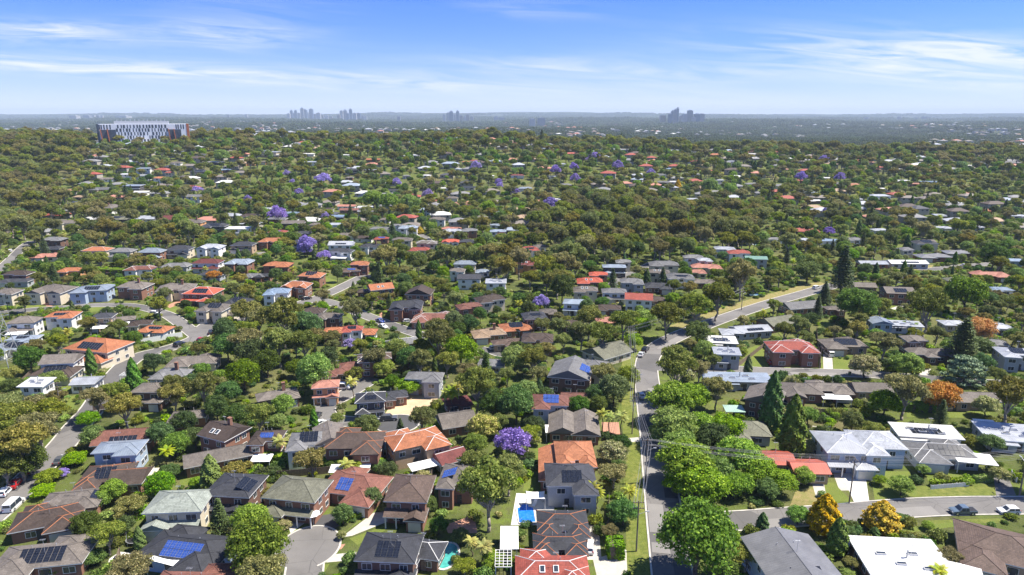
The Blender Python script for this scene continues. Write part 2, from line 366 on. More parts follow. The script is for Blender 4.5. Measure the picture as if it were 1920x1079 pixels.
upst = road([(1220,688),(1290,691),(1370,693),(1450,697),(1540,699),(1620,702),(1700,708),(1800,716),(1900,722),(1990,728)], 6.0, z=.026)
leftrd = road([(-80,1020),(-30,980),(20,935),(60,893),(98,855),(125,825),(142,803),(160,783),(178,762),(195,735),(212,712),(235,685),(262,668),(300,658),(335,648),(372,632),(384,615),(400,605),(440,600),(490,594),(540,577),(590,561),(622,548),(655,532),(690,515)], 6.8, z=.022)
jn = road([(590,561),(620,568),(655,580),(690,594),(730,609),(768,622),(800,633)], 6.0, z=.028)
lm1 = road([(-40,590),(0,587),(60,581),(120,577),(180,573),(235,573),(270,578),(300,586),(325,597),(372,632)], 5.5, z=.030)
culn = road([(700,709),(672,726),(642,744),(618,757),(607,771),(615,783),(640,790),(690,792),(730,793)], 6.0, z=.032)
culm = road([(560,1160),(566,1110),(572,1060),(576,1030)], 6.5, z=.034)
lup = road([(-30,525),(5,500),(25,482),(45,462),(62,452)], 5.5, z=.036)
row2 = road([(300,482),(350,481),(410,479),(470,477),(500,474)], 5.0, z=.038)
rup = road([(1730,508),(1770,503),(1810,499),(1850,496),(1900,492)], 6.0, z=.040)
hw = road([(-60,322),(-20,305),(5,297),(18,292)], 10, kerb=False, z=.1)
c2 = road([(1140,540),(1160,527),(1185,512),(1205,503),(1222,494)], 5.0, z=.042)
c3 = road([(900,655),(925,660),(945,665),(1000,668)], 5.0, z=.044)
c4 = road([(790,440),(805,455),(800,470)], 5.0, z=.046)
def disc(px, py, rx, ry, z, m, name, n=28, wob=0.0, rot=0.0, keep=True, kind='structure', dz=0):
    c = at(px, py); mb = MB(); vs = []
    for k in range(n):
        t = 2*math.pi*k/n; q = 1+wob*math.sin(3*t+px)+wob*.6*math.sin(5*t+py)
        x, y = rx*q*math.cos(t), ry*q*math.sin(t); X = c.x+x*math.cos(rot)-y*math.sin(rot); Y = c.y+x*math.sin(rot)+y*math.cos(rot)
        vs.append((X, Y, T(X, Y)+z))
    mb.add(vs, [tuple(range(n))]); o = mb.build(name, M[m])
    if kind: tag(o, kind=kind)
    if keep: KEEP.append((c.x, c.y, max(rx, ry)+.3))
    return o
def patch(pxs, m, name, z=.01, keep=True):
    P = [at(*p) for p in pxs]; mb = MB(); e = 0 if P[0].y < 560 else .3
    if sum(P[i].x*P[(i+1) % len(P)].y-P[(i+1) % len(P)].x*P[i].y for i in range(len(P))) < 0: P.reverse()
    # wobble the outline a little so that it does not read as a ruled polygon
    mb.add([(p.x, p.y, p.z+z+e) for p in P], [tuple(range(len(P)))]); o = mb.build(name, M[m]); tag(o, kind='structure')
    if keep: PATCH.append([(p.x, p.y) for p in P])
    return o
PATCH = []
disc(745,795, 6.0, 5.8, .048, 'darkasphalt', 'turning_circle'); disc(579,1026, 6.0, 7.0, .05, 'asphalt', 'cul_de_sac')
CULS = [(at(745,795), 6.0), (at(579,1026), 6.6)]
for line, wd in KERBS:
    fine = smooth_line(line, 3)
    for o0, o1 in ((wd/2, wd/2+.35), (-wd/2-.35, -wd/2)):
        run = []
        for i, (x, y) in enumerate(fine+[None]) if False else enumerate(fine):
            a = np.array(fine[max(i-1, 0)]); b_ = np.array(fine[min(i+1, len(fine)-1)]); d = b_-a; d /= (np.linalg.norm(d)+1e-9); om = (o0+o1)/2; kx, ky = x-d[1]*om, y+d[0]*om
            bad = any((c.x-kx)**2+(c.y-ky)**2 < r_*r_ for c, r_ in CULS)
            for l2, h2 in ROADS:
                if bad or l2 is line: continue
                for (ax, ay), (bx, by) in zip(l2, l2[1:]):
                    if abs(ax-kx) > 40 or abs(ay-ky) > 40: continue
                    dx, dy = bx-ax, by-ay; t = max(0, min(1, ((kx-ax)*dx+(ky-ay)*dy)/(dx*dx+dy*dy+1e-9)))
                    if math.hypot(ax+t*dx-kx, ay+t*dy-ky) < h2+.1: bad = True; break
            if bad:
                if len(run) > 2: ribbon('kerb', run, o0, o1, .13, M['kerb'], th=.13)
                run = []
            else: run.append((x, y))
        if len(run) > 2: ribbon('kerb', run, o0, o1, .13, M['kerb'], th=.13)
for c_, r_, a0, a1 in ((at(579,1026), 6.0, -1.0, 4.1), (at(745,795), 6.0, -2.5, 2.5)):
    ribbon('kerb', [(c_.x+r_*math.cos(a0+(a1-a0)*k/40), c_.y+r_*(1.166 if c_.y < 150 else .967)*math.sin(a0+(a1-a0)*k/40)) for k in range(41)], -.18, .18, .13, M['kerb'], th=.13)
ribbon('verge', main[2:60], 3.95, 8.2, .008, M['verge'])
ribbon('verge', main[70:108], 3.95, 9.5, .008, M['dry'])
ROADS.append((main, 8.0))
for q in (  # driveways, paths, lawns, bare ground: ('material', name, points)
 ('sand','bare_lot',[(722,776),(742,748),(770,733),(806,727),(828,742),(800,766),(772,782),(738,784)]),
 ('dry','dry_lawn',[(700,786),(730,782),(745,782),(720,792)]),
 ('concrete','driveway',[(1095,985),(1122,985),(1128,1050),(1098,1050)]),
 ('concrete','driveway',[(1112,1050),(1170,1030),(1222,1050),(1222,1066),(1175,1078),(1120,1085)]),
 ('brickpave','driveway',[(1128,792),(1160,792),(1163,815),(1130,812)]),
 ('concrete','driveway',[(1176,822),(1200,820),(1202,828),(1178,830)]),('concrete','driveway',[(1182,892),(1205,892),(1207,905),(1182,905)]),
 ('stonepave','driveway',[(1577,887),(1622,887),(1630,942),(1603,945)]),('concrete','driveway',[(1562,888),(1577,888),(1592,920),(1574,920)]),
 ('lawn','front_lawn',[(1545,905),(1562,905),(1602,944),(1550,946)]),('lawn','front_lawn',[(1632,884),(1706,884),(1722,930),(1640,938)]),
 ('lawn','front_lawn',[(1728,870),(1785,868),(1815,893),(1740,902)]),('verge','nature_strip',[(1712,912),(1868,908),(1872,930),(1712,934)]),
 ('asphalt','driveway',[(1862,888),(1885,882),(1905,929),(1868,930)]),('verge','nature_strip',[(1742,976),(1885,972),(1885,980),(1742,985)]),
 ('lawn','front_lawn',[(1690,990),(1800,978),(1805,986),(1700,1000)]),('dry','side_yard',[(1492,920),(1532,912),(1540,945),(1480,952)]),
 ('concrete','old_driveway',[(1519,895),(1543,895),(1549,930),(1530,932)]),
 ('concrete','driveway',[(1543,664),(1560,664),(1562,694),(1544,694)]),('lawn','front_lawn',[(1475,672),(1540,672),(1544,691),(1463,691)]),
 ('lawn','front_lawn',[(1562,672),(1615,676),(1610,694),(1563,694)]),('lawn','backyard',[(1400,655),(1438,640),(1440,688),(1385,688)]),
 ('asphalt','driveway',[(1448,670),(1464,670),(1462,691),(1442,691)]),('lawn','backyard',[(1700,760),(1850,762),(1860,785),(1700,782)]),
 ('lawn','backyard',[(1460,700),(1500,702),(1500,707),(1465,706)]),('concrete','driveway',[(1722,692),(1745,692),(1748,706),(1725,706)]),
 ('lawn','front_lawn',[(385,960),(430,958),(425,982),(378,982)]),('stonepave','driveway',[(450,962),(470,960),(450,985),(428,985)]),
 ('darkasphalt','driveway',[(598,968),(640,960),(672,965),(630,990),(605,998),(585,990)]),('concrete','driveway',[(640,1008),(700,962),(728,958),(728,978),(660,1005)]),
 ('lawn','front_lawn',[(640,1003),(712,945),(718,950),(700,962)]),('lawn','front_lawn',[(655,1010),(725,985),(722,995),(670,1022)]),
 ('concrete','driveway',[(608,1042),(668,1035),(668,1050),(612,1055)]),('brickpave','path',[(622,1025),(648,1020),(640,1030),(620,1032)]),
 ('stonepave','driveway',[(535,970),(560,960),(580,975),(545,1000)]),('lawn','front_lawn',[(588,1060),(618,1058),(605,1079),(585,1079)]),
 ('lawn','backyard',[(520,885),(600,880),(600,890),(520,900)]),('lawn','backyard',[(770,860),(812,855),(818,868),(768,880)]),('lawn','backyard',[(985,895),(1005,895),(1003,920),(980,922)]),
 ('lawn','backyard',[(335,895),(380,888),(378,905),(340,912)]),('lawn','backyard',[(715,880),(740,880),(735,900),(715,900)]),
 ('lawn','front_lawn',[(818,945),(850,942),(850,960),(820,960)]),('brickpave','driveway',[(835,985),(890,965),(895,1000),(840,1000)]),
 ('stonepave','pool_deck',[(968,925),(1040,928),(1038,985),(958,985)]),('stonepave','pool_deck',[(205,1048),(225,1035),(330,1045),(345,1070),(200,1066)]),
 ('brickpave','driveway',[(605,725),(645,728),(640,742),(612,745)]),('brickpave','driveway',[(706,812),(732,812),(722,830),(700,832)]),
 ('stonepave','terrace',[(512,850),(575,850),(580,872),(515,870)]),('lawn','park_lawn',[(100,725),(135,722),(118,765),(98,760)]),('lawn','park_lawn',[(128,745),(146,740),(130,785),(118,785)]),
 ('lawn','backyard',[(255,760),(312,755),(312,785),(265,790)]),('lawn','pylon_field',[(-60,690),(30,688),(28,725),(-60,735)]),('dry','verge',[(0,915),(30,888),(36,880),(0,895)]),
 ('lawn','front_lawn',[(30,570),(68,562),(88,575),(30,580)]),('lawn','park_lawn',[(165,575),(200,570),(205,582),(170,585)]),('lawn','park_lawn',[(310,578),(330,575),(340,590),(318,592)]),
 ('lawn','backyard',[(425,530),(455,522),(462,538),(430,545)]),('lawn','front_lawn',[(610,520),(635,527),(628,540),(605,535)]),('brickpave','driveway',[(70,563),(100,563),(98,575),(68,575)]),
 ('brickpave','driveway',[(312,573),(345,560),(350,565),(318,578)]),('brickpave','driveway',[(712,585),(728,580),(730,590),(712,598)]),('lawn','backyard',[(150,455),(160,452),(160,460),(150,462)]),
 ('lawn','backyard',[(1655,570),(1685,568),(1690,580),(1655,578)]),('concrete','driveway',[(1665,580),(1690,572),(1696,576),(1672,586)]),('lawn','backyard',[(1538,602),(1558,602),(1556,615),(1534,614)]),
 ('lawn','backyard',[(1850,660),(1880,660),(1878,690),(1850,685)]),('verge','verge',[(1480,540),(1530,530),(1520,538),(1485,545)]),('dry','verge',[(1640,500),(1750,497),(1745,506),(1640,508)]),
 ('lawn','backyard',[(905,615),(960,655),(930,650),(900,640)]),('lawn','backyard',[(650,580),(670,585),(660,600),(645,590)]),('lawn','oval',[(1010,470),(1030,472),(1028,488),(1012,486)])):
    patch(q[2], q[0], q[1], .004+.001*(len(PATCH) % 6))

# old trench and resurfacing patches in the long road and the side street
PZ = iter(range(100))
for ln, i0, i1, o0, o1, mm in ((main,6,9,-3.3,-.4,'darkasphalt'),(main,10,12,-.2,3.3,'palepatch'),(main,14,19,.1,3.4,'palepatch'),(main,20,22,-3.4,-.6,'darkasphalt'),(main,23,27,-3.4,3.4,'palepatch'),(main,30,33,-.3,3.3,'darkasphalt'),(main,36,40,-3.4,.1,'palepatch'),(main,58,66,-3.4,-.2,'palepatch'),(side,14,18,-3.1,-.2,'palepatch'),(side,22,24,.1,3.1,'darkasphalt'),(side,32,38,-3.1,.2,'palepatch'),(upst,20,26,-2.8,0,'palepatch'),(leftrd,6,10,-3.2,-.1,'palepatch'),(leftrd,14,17,.2,3.2,'darkasphalt')):
    if mm == 'palepatch' and mm not in M: M[mm] = asphalt('worn_pale_asphalt', (.19, .18, .17), (.24, .228, .215), False)
    ribbon('road_patch', ln[i0:i1+1], o0, o1, .056+.0042*(next(PZ) % 3), M[mm])
# ------------------------------------------------------------------ houses
COL = {'db':(.085,.062,.052),'br':(.15,.105,.085),'gb':(.19,.165,.145),'gr':(.20,.20,.205),'dg':(.055,.058,.07),'og':(.38,.145,.07),'rd':(.30,.075,.055),
 'br_':(.45,.10,.06),'tn':(.34,.24,.16),'ol':(.19,.19,.14),'sg':(.30,.33,.29),'wh':(.66,.66,.64),'lg':(.37,.39,.43),'bg':(.28,.33,.40),'gn':(.17,.30,.24),'rb':(.23,.10,.075),
 'mr':(.17,.05,.045),'pk':(.42,.19,.14),'or2':(.40,.16,.08),'bl':(.20,.27,.37)}
CN = {'db':'dark brown','br':'brown','gb':'grey-brown','gr':'grey','dg':'charcoal','og':'bright orange','rd':'brick red','br_':'bright red','tn':'tan','ol':'olive','sg':'pale sage',
 'wh':'white','lg':'light grey','bg':'blue-grey','gn':'green','rb':'red-brown','mr':'maroon','pk':'pinkish','or2':'burnt orange','bl':'steel blue'}
WC = {'k':((.25,.13,.09),'brick'),'c':((.62,.55,.42),'cream'),'w':((.76,.75,.72),'white'),'g':((.36,.38,.41),'grey'),'d':((.10,.095,.10),'dark'),'b':((.36,.44,.54),'blue'),
 't':((.42,.30,.20),'tan'),'n':((.17,.10,.075),'brown brick'),'o':((.62,.32,.15),'ochre')}
def hip(mb, caps, x0, x1, y0, y1, ze, pitch, ov=.55, gable=False, axis=None, th=.2):
    x0 -= ov; x1 += ov; y0 -= ov; y1 += ov; w_, d = x1-x0, y1-y0
    ax = axis or ('x' if w_ >= d else 'y'); tp = math.tan(pitch)
    zb, zt = ze, ze+th
    mb.add([(x0,y0,zb),(x1,y0,zb),(x1,y1,zb),(x0,y1,zb),(x0,y0,zt),(x1,y0,zt),(x1,y1,zt),(x0,y1,zt)], [(3,2,1,0),(0,1,5,4),(1,2,6,5),(2,3,7,6),(3,0,4,7)], 1)
    z = zt
    if ax == 'x':
        h = d/2*tp; run = 0 if gable else min(d/2, w_/2-.01); a, b_ = (x0+run, (y0+y1)/2, z+h), (x1-run, (y0+y1)/2, z+h)
        mb.poly([(x0,y0,z),(x1,y0,z),b_,a]); mb.poly([(x1,y1,z),(x0,y1,z),a,b_]); mb.poly([(x1,y0,z),(x1,y1,z),b_], 2 if gable else 0); mb.poly([(x0,y1,z),(x0,y0,z),a], 2 if gable else 0)
    else:
        h = w_/2*tp; run = 0 if gable else min(w_/2, d/2-.01); a, b_ = ((x0+x1)/2, y0+run, z+h), ((x0+x1)/2, y1-run, z+h)
        mb.poly([(x1,y0,z),(x1,y1,z),b_,a]); mb.poly([(x0,y1,z),(x0,y0,z),a,b_]); mb.poly([(x0,y0,z),(x1,y0,z),a], 2 if gable else 0); mb.poly([(x1,y1,z),(x0,y1,z),b_], 2 if gable else 0)
    caps.append((a, b_))
    if not gable:
        if ax == 'x': caps += [(a,(x0,y0,z)),(a,(x0,y1,z)),(b_,(x1,y0,z)),(b_,(x1,y1,z))]
        else: caps += [(a,(x0,y0,z)),(a,(x1,y0,z)),(b_,(x0,y1,z)),(b_,(x1,y1,z))]
    return z, h
def solar(parent, x0, x1, y0, ze, pitch, blue, det, rows=2, rowoff=.8, side='front'):
    """panels laid on a roof slope; side front: eave along x at y0; right/left: eave along y"""
    n = max(2, int((x1-x0)/1.1)); n = min(n, 9); x0 = (x0+x1)/2-n*.54
    mt = M['solarb'] if blue else M['solar']; cp, sp = math.cos(pitch), math.sin(pitch)
    allm = MB()
    for r in range(rows):
        for k in range(n):
            xa, xb = x0+k*1.08, x0+k*1.08+1.0; sa, sb = rowoff+r*1.62, rowoff+r*1.62+1.54
            P = [(xa, y0+sa*cp-.14*sp, ze+sa*sp+.14*cp), (xb, y0+sa*cp-.14*sp, ze+sa*sp+.14*cp), (xb, y0+sb*cp-.14*sp, ze+sb*sp+.14*cp), (xa, y0+sb*cp-.14*sp, ze+sb*sp+.14*cp)]
            if side == 'right': P = [(-p[1], p[0], p[2]) for p in P]
            if side == 'left': P = [(p[1], -p[0], p[2]) for p in P]
            Q = [(p[0], p[1], p[2]-.05) for p in P]
            mb = MB() if det else allm
            mb.poly(P, 0); mb.add(P+Q, [(4,5,1,0),(5,6,2,1),(6,7,3,2),(7,4,0,3)], 1)
            if det: mb.build('solar_panel', [mt, M['alu']], parent)
    if not det: allm.build('solar_array', [mt, M['alu']], parent)
def window(parent, P, ax, w_, h, det):
    """P centre of the opening on the wall plane; ax 0: wall faces -y, 1: +x, 2: -x, 3: +y"""
    rz = {0:0, 1:math.pi/2, 2:-math.pi/2, 3:math.pi}[ax]; Rm = Matrix.Translation(P) @ Matrix.Rotation(rz, 4, 'Z')
    f = MB(); t = .09
    if det:
        f.box(-w_/2-t, w_/2+t, -.07, 0, -h/2-t, -h/2, 0, Rm); f.box(-w_/2-t, w_/2+t, -.07, 0, h/2, h/2+t, 0, Rm)
        f.box(-w_/2-t, -w_/2, -.065, 0, -h/2, h/2, 0, Rm); f.box(w_/2, w_/2+t, -.065, 0, -h/2, h/2, 0, Rm); f.box(-.03, .03, -.05, 0, -h/2, h/2, 0, Rm)
        fo = f.build('window', M['trim'], parent)
        p = MB(); p.box(-w_/2, -.03, -.03, 0, -h/2, h/2, 0, Rm); p.box(.03, w_/2, -.03, 0, -h/2, h/2, 0, Rm); p.build('pane', M['glass'], fo)
    else:
        f.box(-w_/2, w_/2, -.04, 0, -h/2, h/2, 0, Rm); f.box(-w_/2-t, w_/2+t, -.07, 0, -h/2-t, -h/2, 1, Rm); f.build('window', [M['glass'], M['trim']], parent)
def house(px, py, wpx, ratio=.72, yaw=0, style='L', st=1, rc='br', wc='k', op='', look=None, lab=None):
    ze = 2.7 if st == 1 else 5.15
    gl = at(px, py, ze+1.4); _, _, dep = pix(gl); W = wpx*dep/FPX*(.98 if dep < 300 else .92); W = max(6.5, min(W, 30)); D = max(6, min(W*ratio*(1.15 if dep < 330 else 1), 25))
    near = dep < 330; mid = dep < 560
    rr = random.Random(int(px*7+py*13)); root = empty({'F':'flat_roofed_house'}.get(style, 'house'), gl, R(yaw))
    metal = 'm' in op or style == 'F'; rm = M['metal'] if metal else M['tile']; pit = R(rr.uniform(20, 25)); pit = R(16) if metal else pit
    hw_, hd = W/2, D/2; wl = MB(); rf = MB(); caps = []; sp = []
    flip = -1 if rr.random() < .5 else 1
    if 'l' in op: flip = -1
    if 'r' in op: flip = 1
    wcol, wname = WC[wc]; rcol = COL[rc]; j = rr.uniform(.66, .92) if rc in ('db','br','gb','gr','dg','rb','ol','bg','mr') else rr.uniform(.8, 1.0); rcol = tuple(q*j for q in rcol)
    def wbox(x0, x1, y0, y1, z1, z0=-.3): wl.box(x0, x1, y0, y1, z0, z1)
    wins = []   # wall spans: (x0,x1,y,zcentre,ax)
    if style == 'F':
        wbox(-hw_, hw_, -hd*.7, hd, ze)
        rf.add([(-hw_-.6,-hd*.7-.8,ze),(hw_+.6,-hd*.7-.8,ze),(hw_+.6,hd+.6,ze+.5),(-hw_-.6,hd+.6,ze+.5),(-hw_-.6,-hd*.7-.8,ze+.25),(hw_+.6,-hd*.7-.8,ze+.25),(hw_+.6,hd+.6,ze+.75),(-hw_-.6,hd+.6,ze+.75)], [(3,2,1,0),(0,1,5,4),(1,2,6,5),(2,3,7,6),(3,0,4,7)], 1)
        rf.poly([(-hw_-.6,-hd*.7-.8,ze+.25),(hw_+.6,-hd*.7-.8,ze+.25),(hw_+.6,hd+.6,ze+.75),(-hw_-.6,hd+.6,ze+.75)])
        wx0, wx1 = sorted((flip*hw_*.05, flip*hw_*.97)); z2 = ze-.5 if st == 1 else ze-2.6
        wbox(wx0, wx1, -hd, -hd*.7-.003, z2)
        rf.add([(wx0-.5,-hd-.7,z2),(wx1+.5,-hd-.7,z2),(wx1+.5,-hd*.7-.01,z2+.12),(wx0-.5,-hd*.7-.01,z2+.12),(wx0-.5,-hd-.7,z2+.22),(wx1+.5,-hd-.7,z2+.22),(wx1+.5,-hd*.7-.01,z2+.34),(wx0-.5,-hd*.7-.01,z2+.34)], [(3,2,1,0),(0,1,5,4),(1,2,6,5),(2,3,7,6),(3,0,4,7)], 1)
        rf.poly([(wx0-.5,-hd-.7,z2+.22),(wx1+.5,-hd-.7,z2+.22),(wx1+.5,-hd*.7-.01,z2+.34),(wx0-.5,-hd*.7-.01,z2+.34)])
        fr = -hd; wins += [(wx0, wx1, -hd, 1.4, 0), (-hw_, hw_, -hd*.7, ze-1.1, 0) if st == 2 else (min(-flip*hw_, 0), max(-flip*hw_, 0), -hd*.7, 1.5, 0)]
        mainr = None
    elif style == 'G':
        wbox(-hw_, hw_, -hd, hd, ze); z, h = hip(rf, caps, -hw_, hw_, -hd, hd, ze, pit, gable=True, axis='y' if 'y' in op else 'x')
        wins.append((-hw_, hw_, -hd, ze-1.2, 0)); mainr = (-hw_, hw_, -hd-.55, z)
        if st == 2: wins.append((-hw_, hw_, -hd, 1.4, 0))
    elif style == 'B':      # two storeys with a low skirt roof and garage in front
        y1 = -hd+D*.22; wbox(-hw_, hw_, y1, hd, ze); z, h = hip(rf, caps, -hw_, hw_, y1, hd, ze, pit); mainr = (-hw_, hw_, y1-.55, z)
        gx0, gx1 = sorted((flip*hw_, flip*hw_*.15)); wbox(gx0, gx1, -hd, y1-.003, 2.6); hip(rf, caps, gx0, gx1, -hd, y1+D*.1, 2.6, pit, .5, gable='g' in op, axis='y')
        sx0, sx1 = sorted((-flip*hw_, flip*hw_*.15)); z3 = 2.65
        rf.poly([(sx0-.4,-hd+D*.06,z3),(sx1,-hd+D*.06,z3),(sx1,y1,z3+D*.16*math.tan(pit)),(sx0-.4,y1,z3+D*.16*math.tan(pit))])
        rf.add([(sx0-.4,-hd+D*.06,z3-.18),(sx1,-hd+D*.06,z3-.18),(sx1,-hd+D*.06,z3),(sx0-.4,-hd+D*.06,z3)], [(0,1,2,3)], 1)
        wins += [(-hw_, hw_, y1, ze-1.25, 0), (sx0, sx1, y1, 1.35, 0)]
        if near:
            for q in (.02, .5, .98):
                p_ = MB(); x_ = sx0+(sx1-sx0)*q; p_.box(x_-.12, x_+.12, -hd+D*.06+.1, -hd+D*.06+.34, 0, z3-.18); p_.build('post', M['trim'], root)
        sp.append(('garage', (gx0+gx1)/2, -hd, min(4.8, gx1-gx0-.8)))
    else:                   # L / T: hipped main with one or two wings forward
        my = -hd+D*.28; wbox(-hw_, hw_, my, hd, ze); z, h = hip(rf, caps, -hw_, hw_, my, hd, ze, pit); mainr = (-hw_, hw_, my-.55, z)
        ws = [(flip, .45)] if style == 'L' else [(1, .36), (-1, .4)]
        for s_, fr_ in ws:
            a_, b__ = sorted((s_*hw_, s_*(hw_-W*fr_))); a_ += .004; b__ -= .004
            wbox(a_, b__, -hd, my-.003, ze-.04); hip(rf, caps, a_, b__, -hd, my+(b__-a_)*.55, ze-.05, pit, .55, gable=('g' in op), axis='y')
            wins.append((a_, b__, -hd, ze-1.25, 0))
            if st == 2: wins.append((a_, b__, -hd, 1.3, 0))
        lo = -hw_ if (style == 'T' or flip > 0) else -hw_+W*.45; hi = hw_ if (style == 'T' or flip < 0) else hw_-W*.45
        if style == 'T': lo, hi = -hw_+W*.4, hw_-W*.36
        wins.append((lo, hi, my, ze-1.25, 0)); 
        if st == 1 and W > 10: sp.append(('garage', (ws[0][0]*(hw_-W*ws[0][1]/2)), -hd, min(4.4, W*ws[0][1]-1))); wins = wins[1:]
        # a rear bay makes the outline less of a plain box
        if W > 11 and 'b' not in op:
            bx = -flip*hw_*.45; wbox(bx-W*.2, bx+W*.2, hd-.5, hd+2.2, ze-.06); hip(rf, caps, bx-W*.2, bx+W*.2, hd-W*.15, hd+2.2, ze-.07, pit, .55, axis='y')
    wl.build('wall', M['wall'], root, color=wcol)
    capm = M['cap'] if 'o' in op else (M['trim'] if 'w' in op else None)
    ro = rf.build('roof', [rm, M['trim'] if rr.random() < .7 else M['dark_trim'], M['wall'] if 'g' in op or style == 'G' else rm], root, color=rcol)
    if caps and (mid or capm):
        cb = MB()
        for a, b_ in caps:
            if (Vector(a)-Vector(b_)).length > .5: cb.tube(a, b_, .075 if capm else .08, n=5)
        cb.build('ridge_cap', capm or rm, ro, color=tuple(q*1.15 for q in rcol))
    # openings
    for (x0, x1, y, zc, ax) in wins:
        L_ = x1-x0
        if L_ < 2: continue
        k = max(1, int(L_/(3.2 if near else 4.5)))
        for i in range(k):
            xc = x0+L_*(i+.5)/k; window(root, (xc, y, zc), 0, rr.choice((1.3, 1.7, 2.0)) if L_/k > 2.6 else 1.0, 1.2, near)
    sides = [(1, hw_), (2, -hw_)]
    for ax, x_ in sides:
        if dep < 480 or rr.random() < .4:
            for zc in ([1.4] if st == 1 else [1.4, ze-1.25]):
                for q in ((.0, .55) if near else (.2,)): window(root, (x_, hd*q-(.1 if style == 'F' else 0), zc), ax, 1.3, 1.1, near)
    for s_, x_, y_, w__ in sp:
        if w__ > 2:
            g_ = MB(); g_.box(x_-w__/2, x_+w__/2, y_-.06, y_, 0, 2.15)
            for k in range(1, 4): g_.box(x_-w__/2, x_+w__/2, y_-.075, y_-.06, .53*k-.02, .53*k+.02)
            g_.build('garage_door', M['gardoor'], root)
    if near or rr.random() < .5:
        dx = -flip*hw_*.2; yy = {'B': -hd+D*.22, 'G': -hd, 'F': -hd*.7}.get(style, -hd+D*.28)
        d_ = MB(); d_.box(dx-.5, dx+.5, yy-.085, yy, 0, 2.1); do = d_.build('door', M['dark_trim'] if rr.random() < .5 else M['timber'], root)
        if near: k_ = MB(); k_.box(dx+.33, dx+.4, yy-.13, yy-.085, .95, 1.05); k_.build('handle', M['alu'], do)
    if near and 'n' not in op:
        v_ = MB()
        for q in range(3):
            x_ = rr.uniform(-hw_*.6, hw_*.6)
        if mainr: v_.tube((hw_*.25, hd*.45, ze+.5), (hw_*.25, hd*.45, ze+1.9), .09); v_.build('vent_pipe', M['alu'], ro); v_ = MB(); v_.tube((-hw_*.3, hd*.4, ze+.5), (-hw_*.3, hd*.4, ze+2.0), .07); v_.build('vent_pipe', M['alu'], ro)
        if rr.random() < .7: # television aerial
            an = MB(); zt = ze+3.2; x_ = hw_*.1; an.tube((x_,0.1,ze+.9),(x_,0.1,zt+1.0),.035,n=4)
            for q in range(5): an.tube((x_-.5+q*.22,-.35+.1,zt+.9),(x_-.5+q*.22,.35+.1,zt+.9),.02,n=3)
            an.tube((x_-.55,.1,zt+.9),(x_+.45,.1,zt+.9),.025,n=3); an.build('aerial', M['alu'], ro)
    if mainr and ('s' in op or 'S' in op):
        x0, x1, ye, zt = mainr; L_ = (x1-x0)
        rows = 2 if D > 8.5 else 1
        side = 'right' if '>' in op else ('left' if '<' in op else 'front')
        if side == 'front': solar(ro, x0+L_*.25, x1-L_*.2 if 'h' not in op else x0+L_*.55, ye, zt, pit, 'S' in op, dep < 175, rows, 1.0)
        else: solar(ro, -hd*.4, hd*.5, -hw_-.55, zt, pit, 'S' in op, dep < 175, rows, .8, side)
    if style == 'F' and near:
        for q_, r_ in ((-.5, .3), (-.15, -.1), (.3, .35), (.45, -.25)):
            s_ = MB(); xx, yy = hw_*q_, hd*r_; zz_ = ze+.25+.5*(yy+hd*.7+.8)/(hd*1.7+1.4); s_.box(xx-.9, xx+.9, yy-.35, yy+.35, zz_-.05, zz_+.3); s_.box(xx-.8, xx+.8, yy-.27, yy+.27, zz_+.3, zz_+.33, 1); s_.build('skylight', [M['trim'], M['glass']], ro)
        s_ = MB(); s_.tube((hw_*.1, hd*.2, ze+.3), (hw_*.1, hd*.2, ze+1.9), .14); s_.tube((hw_*.1, hd*.2, ze+1.9), (hw_*.1, hd*.2, ze+2.1), .22); s_.build('flue', M['steel'], ro)
        s_ = MB(); 
        for k_ in range(1, 4): yy = -hd*.7-.8+(hd*1.7+1.4)*k_/4; zz_ = ze+.25+.5*k_/4; s_.box(-hw_-.6, hw_+.6, yy-.05, yy+.05, zz_-.02, zz_+.035)
        s_.build('flashing', M['alu'], ro)
    if style == 'F' and ('s' in op):
        solar(ro, -hw_*.6, hw_*.6, -hd*.7, ze+.27, R(3), 'S' in op, dep < 175, 2, 1.0)
    if 'c' in op:
        c_ = MB(); c_.box(hw_*.35-.45, hw_*.35+.45, .3, 1.1, 2, ze+3.6); c_.box(hw_*.35-.52, hw_*.35+.52, .23, 1.17, ze+3.6, ze+3.8); c_.build('chimney', M['wall'], ro, color=WC['k'][0])
    if 'k' in op:
        for q in (-.3, .1):
            s_ = MB(); sl = 2.2; y = mainr[2]+sl*math.cos(pit); z = mainr[3]+sl*math.sin(pit); Rm = Matrix.Translation((hw_*q, y, z+.05)) @ Matrix.Rotation(pit, 4, 'X'); s_.box(-.5, .5, -.7, .7, 0, .15, 0, Rm); s_.box(-.38, .38, -.58, .58, .15, .18, 1, Rm); s_.build('skylight', [M['white'], M['glass']], ro)
    if 'a' in op:
        a_ = MB(); ax0, ax1 = -hw_*.7, hw_*.75; y0_ = -hd-3.4
        a_.add([(ax0,y0_,2.35),(ax1,y0_,2.35),(ax1,-hd-.02,2.6),(ax0,-hd-.02,2.6),(ax0,y0_,2.45),(ax1,y0_,2.45),(ax1,-hd-.02,2.7),(ax0,-hd-.02,2.7)], [(3,2,1,0),(4,5,6,7),(0,1,5,4),(1,2,6,5),(2,3,7,6),(3,0,4,7)]); a_.build('awning', M['white'], root)
        for x_ in (ax0+.2, 0, ax1-.2): p_ = MB(); p_.box(x_-.06, x_+.06, y0_+.15, y0_+.27, 0, 2.36); p_.build('post', M['trim'], root)
    HOUSES.append((gl.x, gl.y, math.cos(R(yaw)), math.sin(R(yaw)), hw_+1.2, hd+1.6, px, py, wpx, (D*.55+2)*FPX/dep*.45, dep))
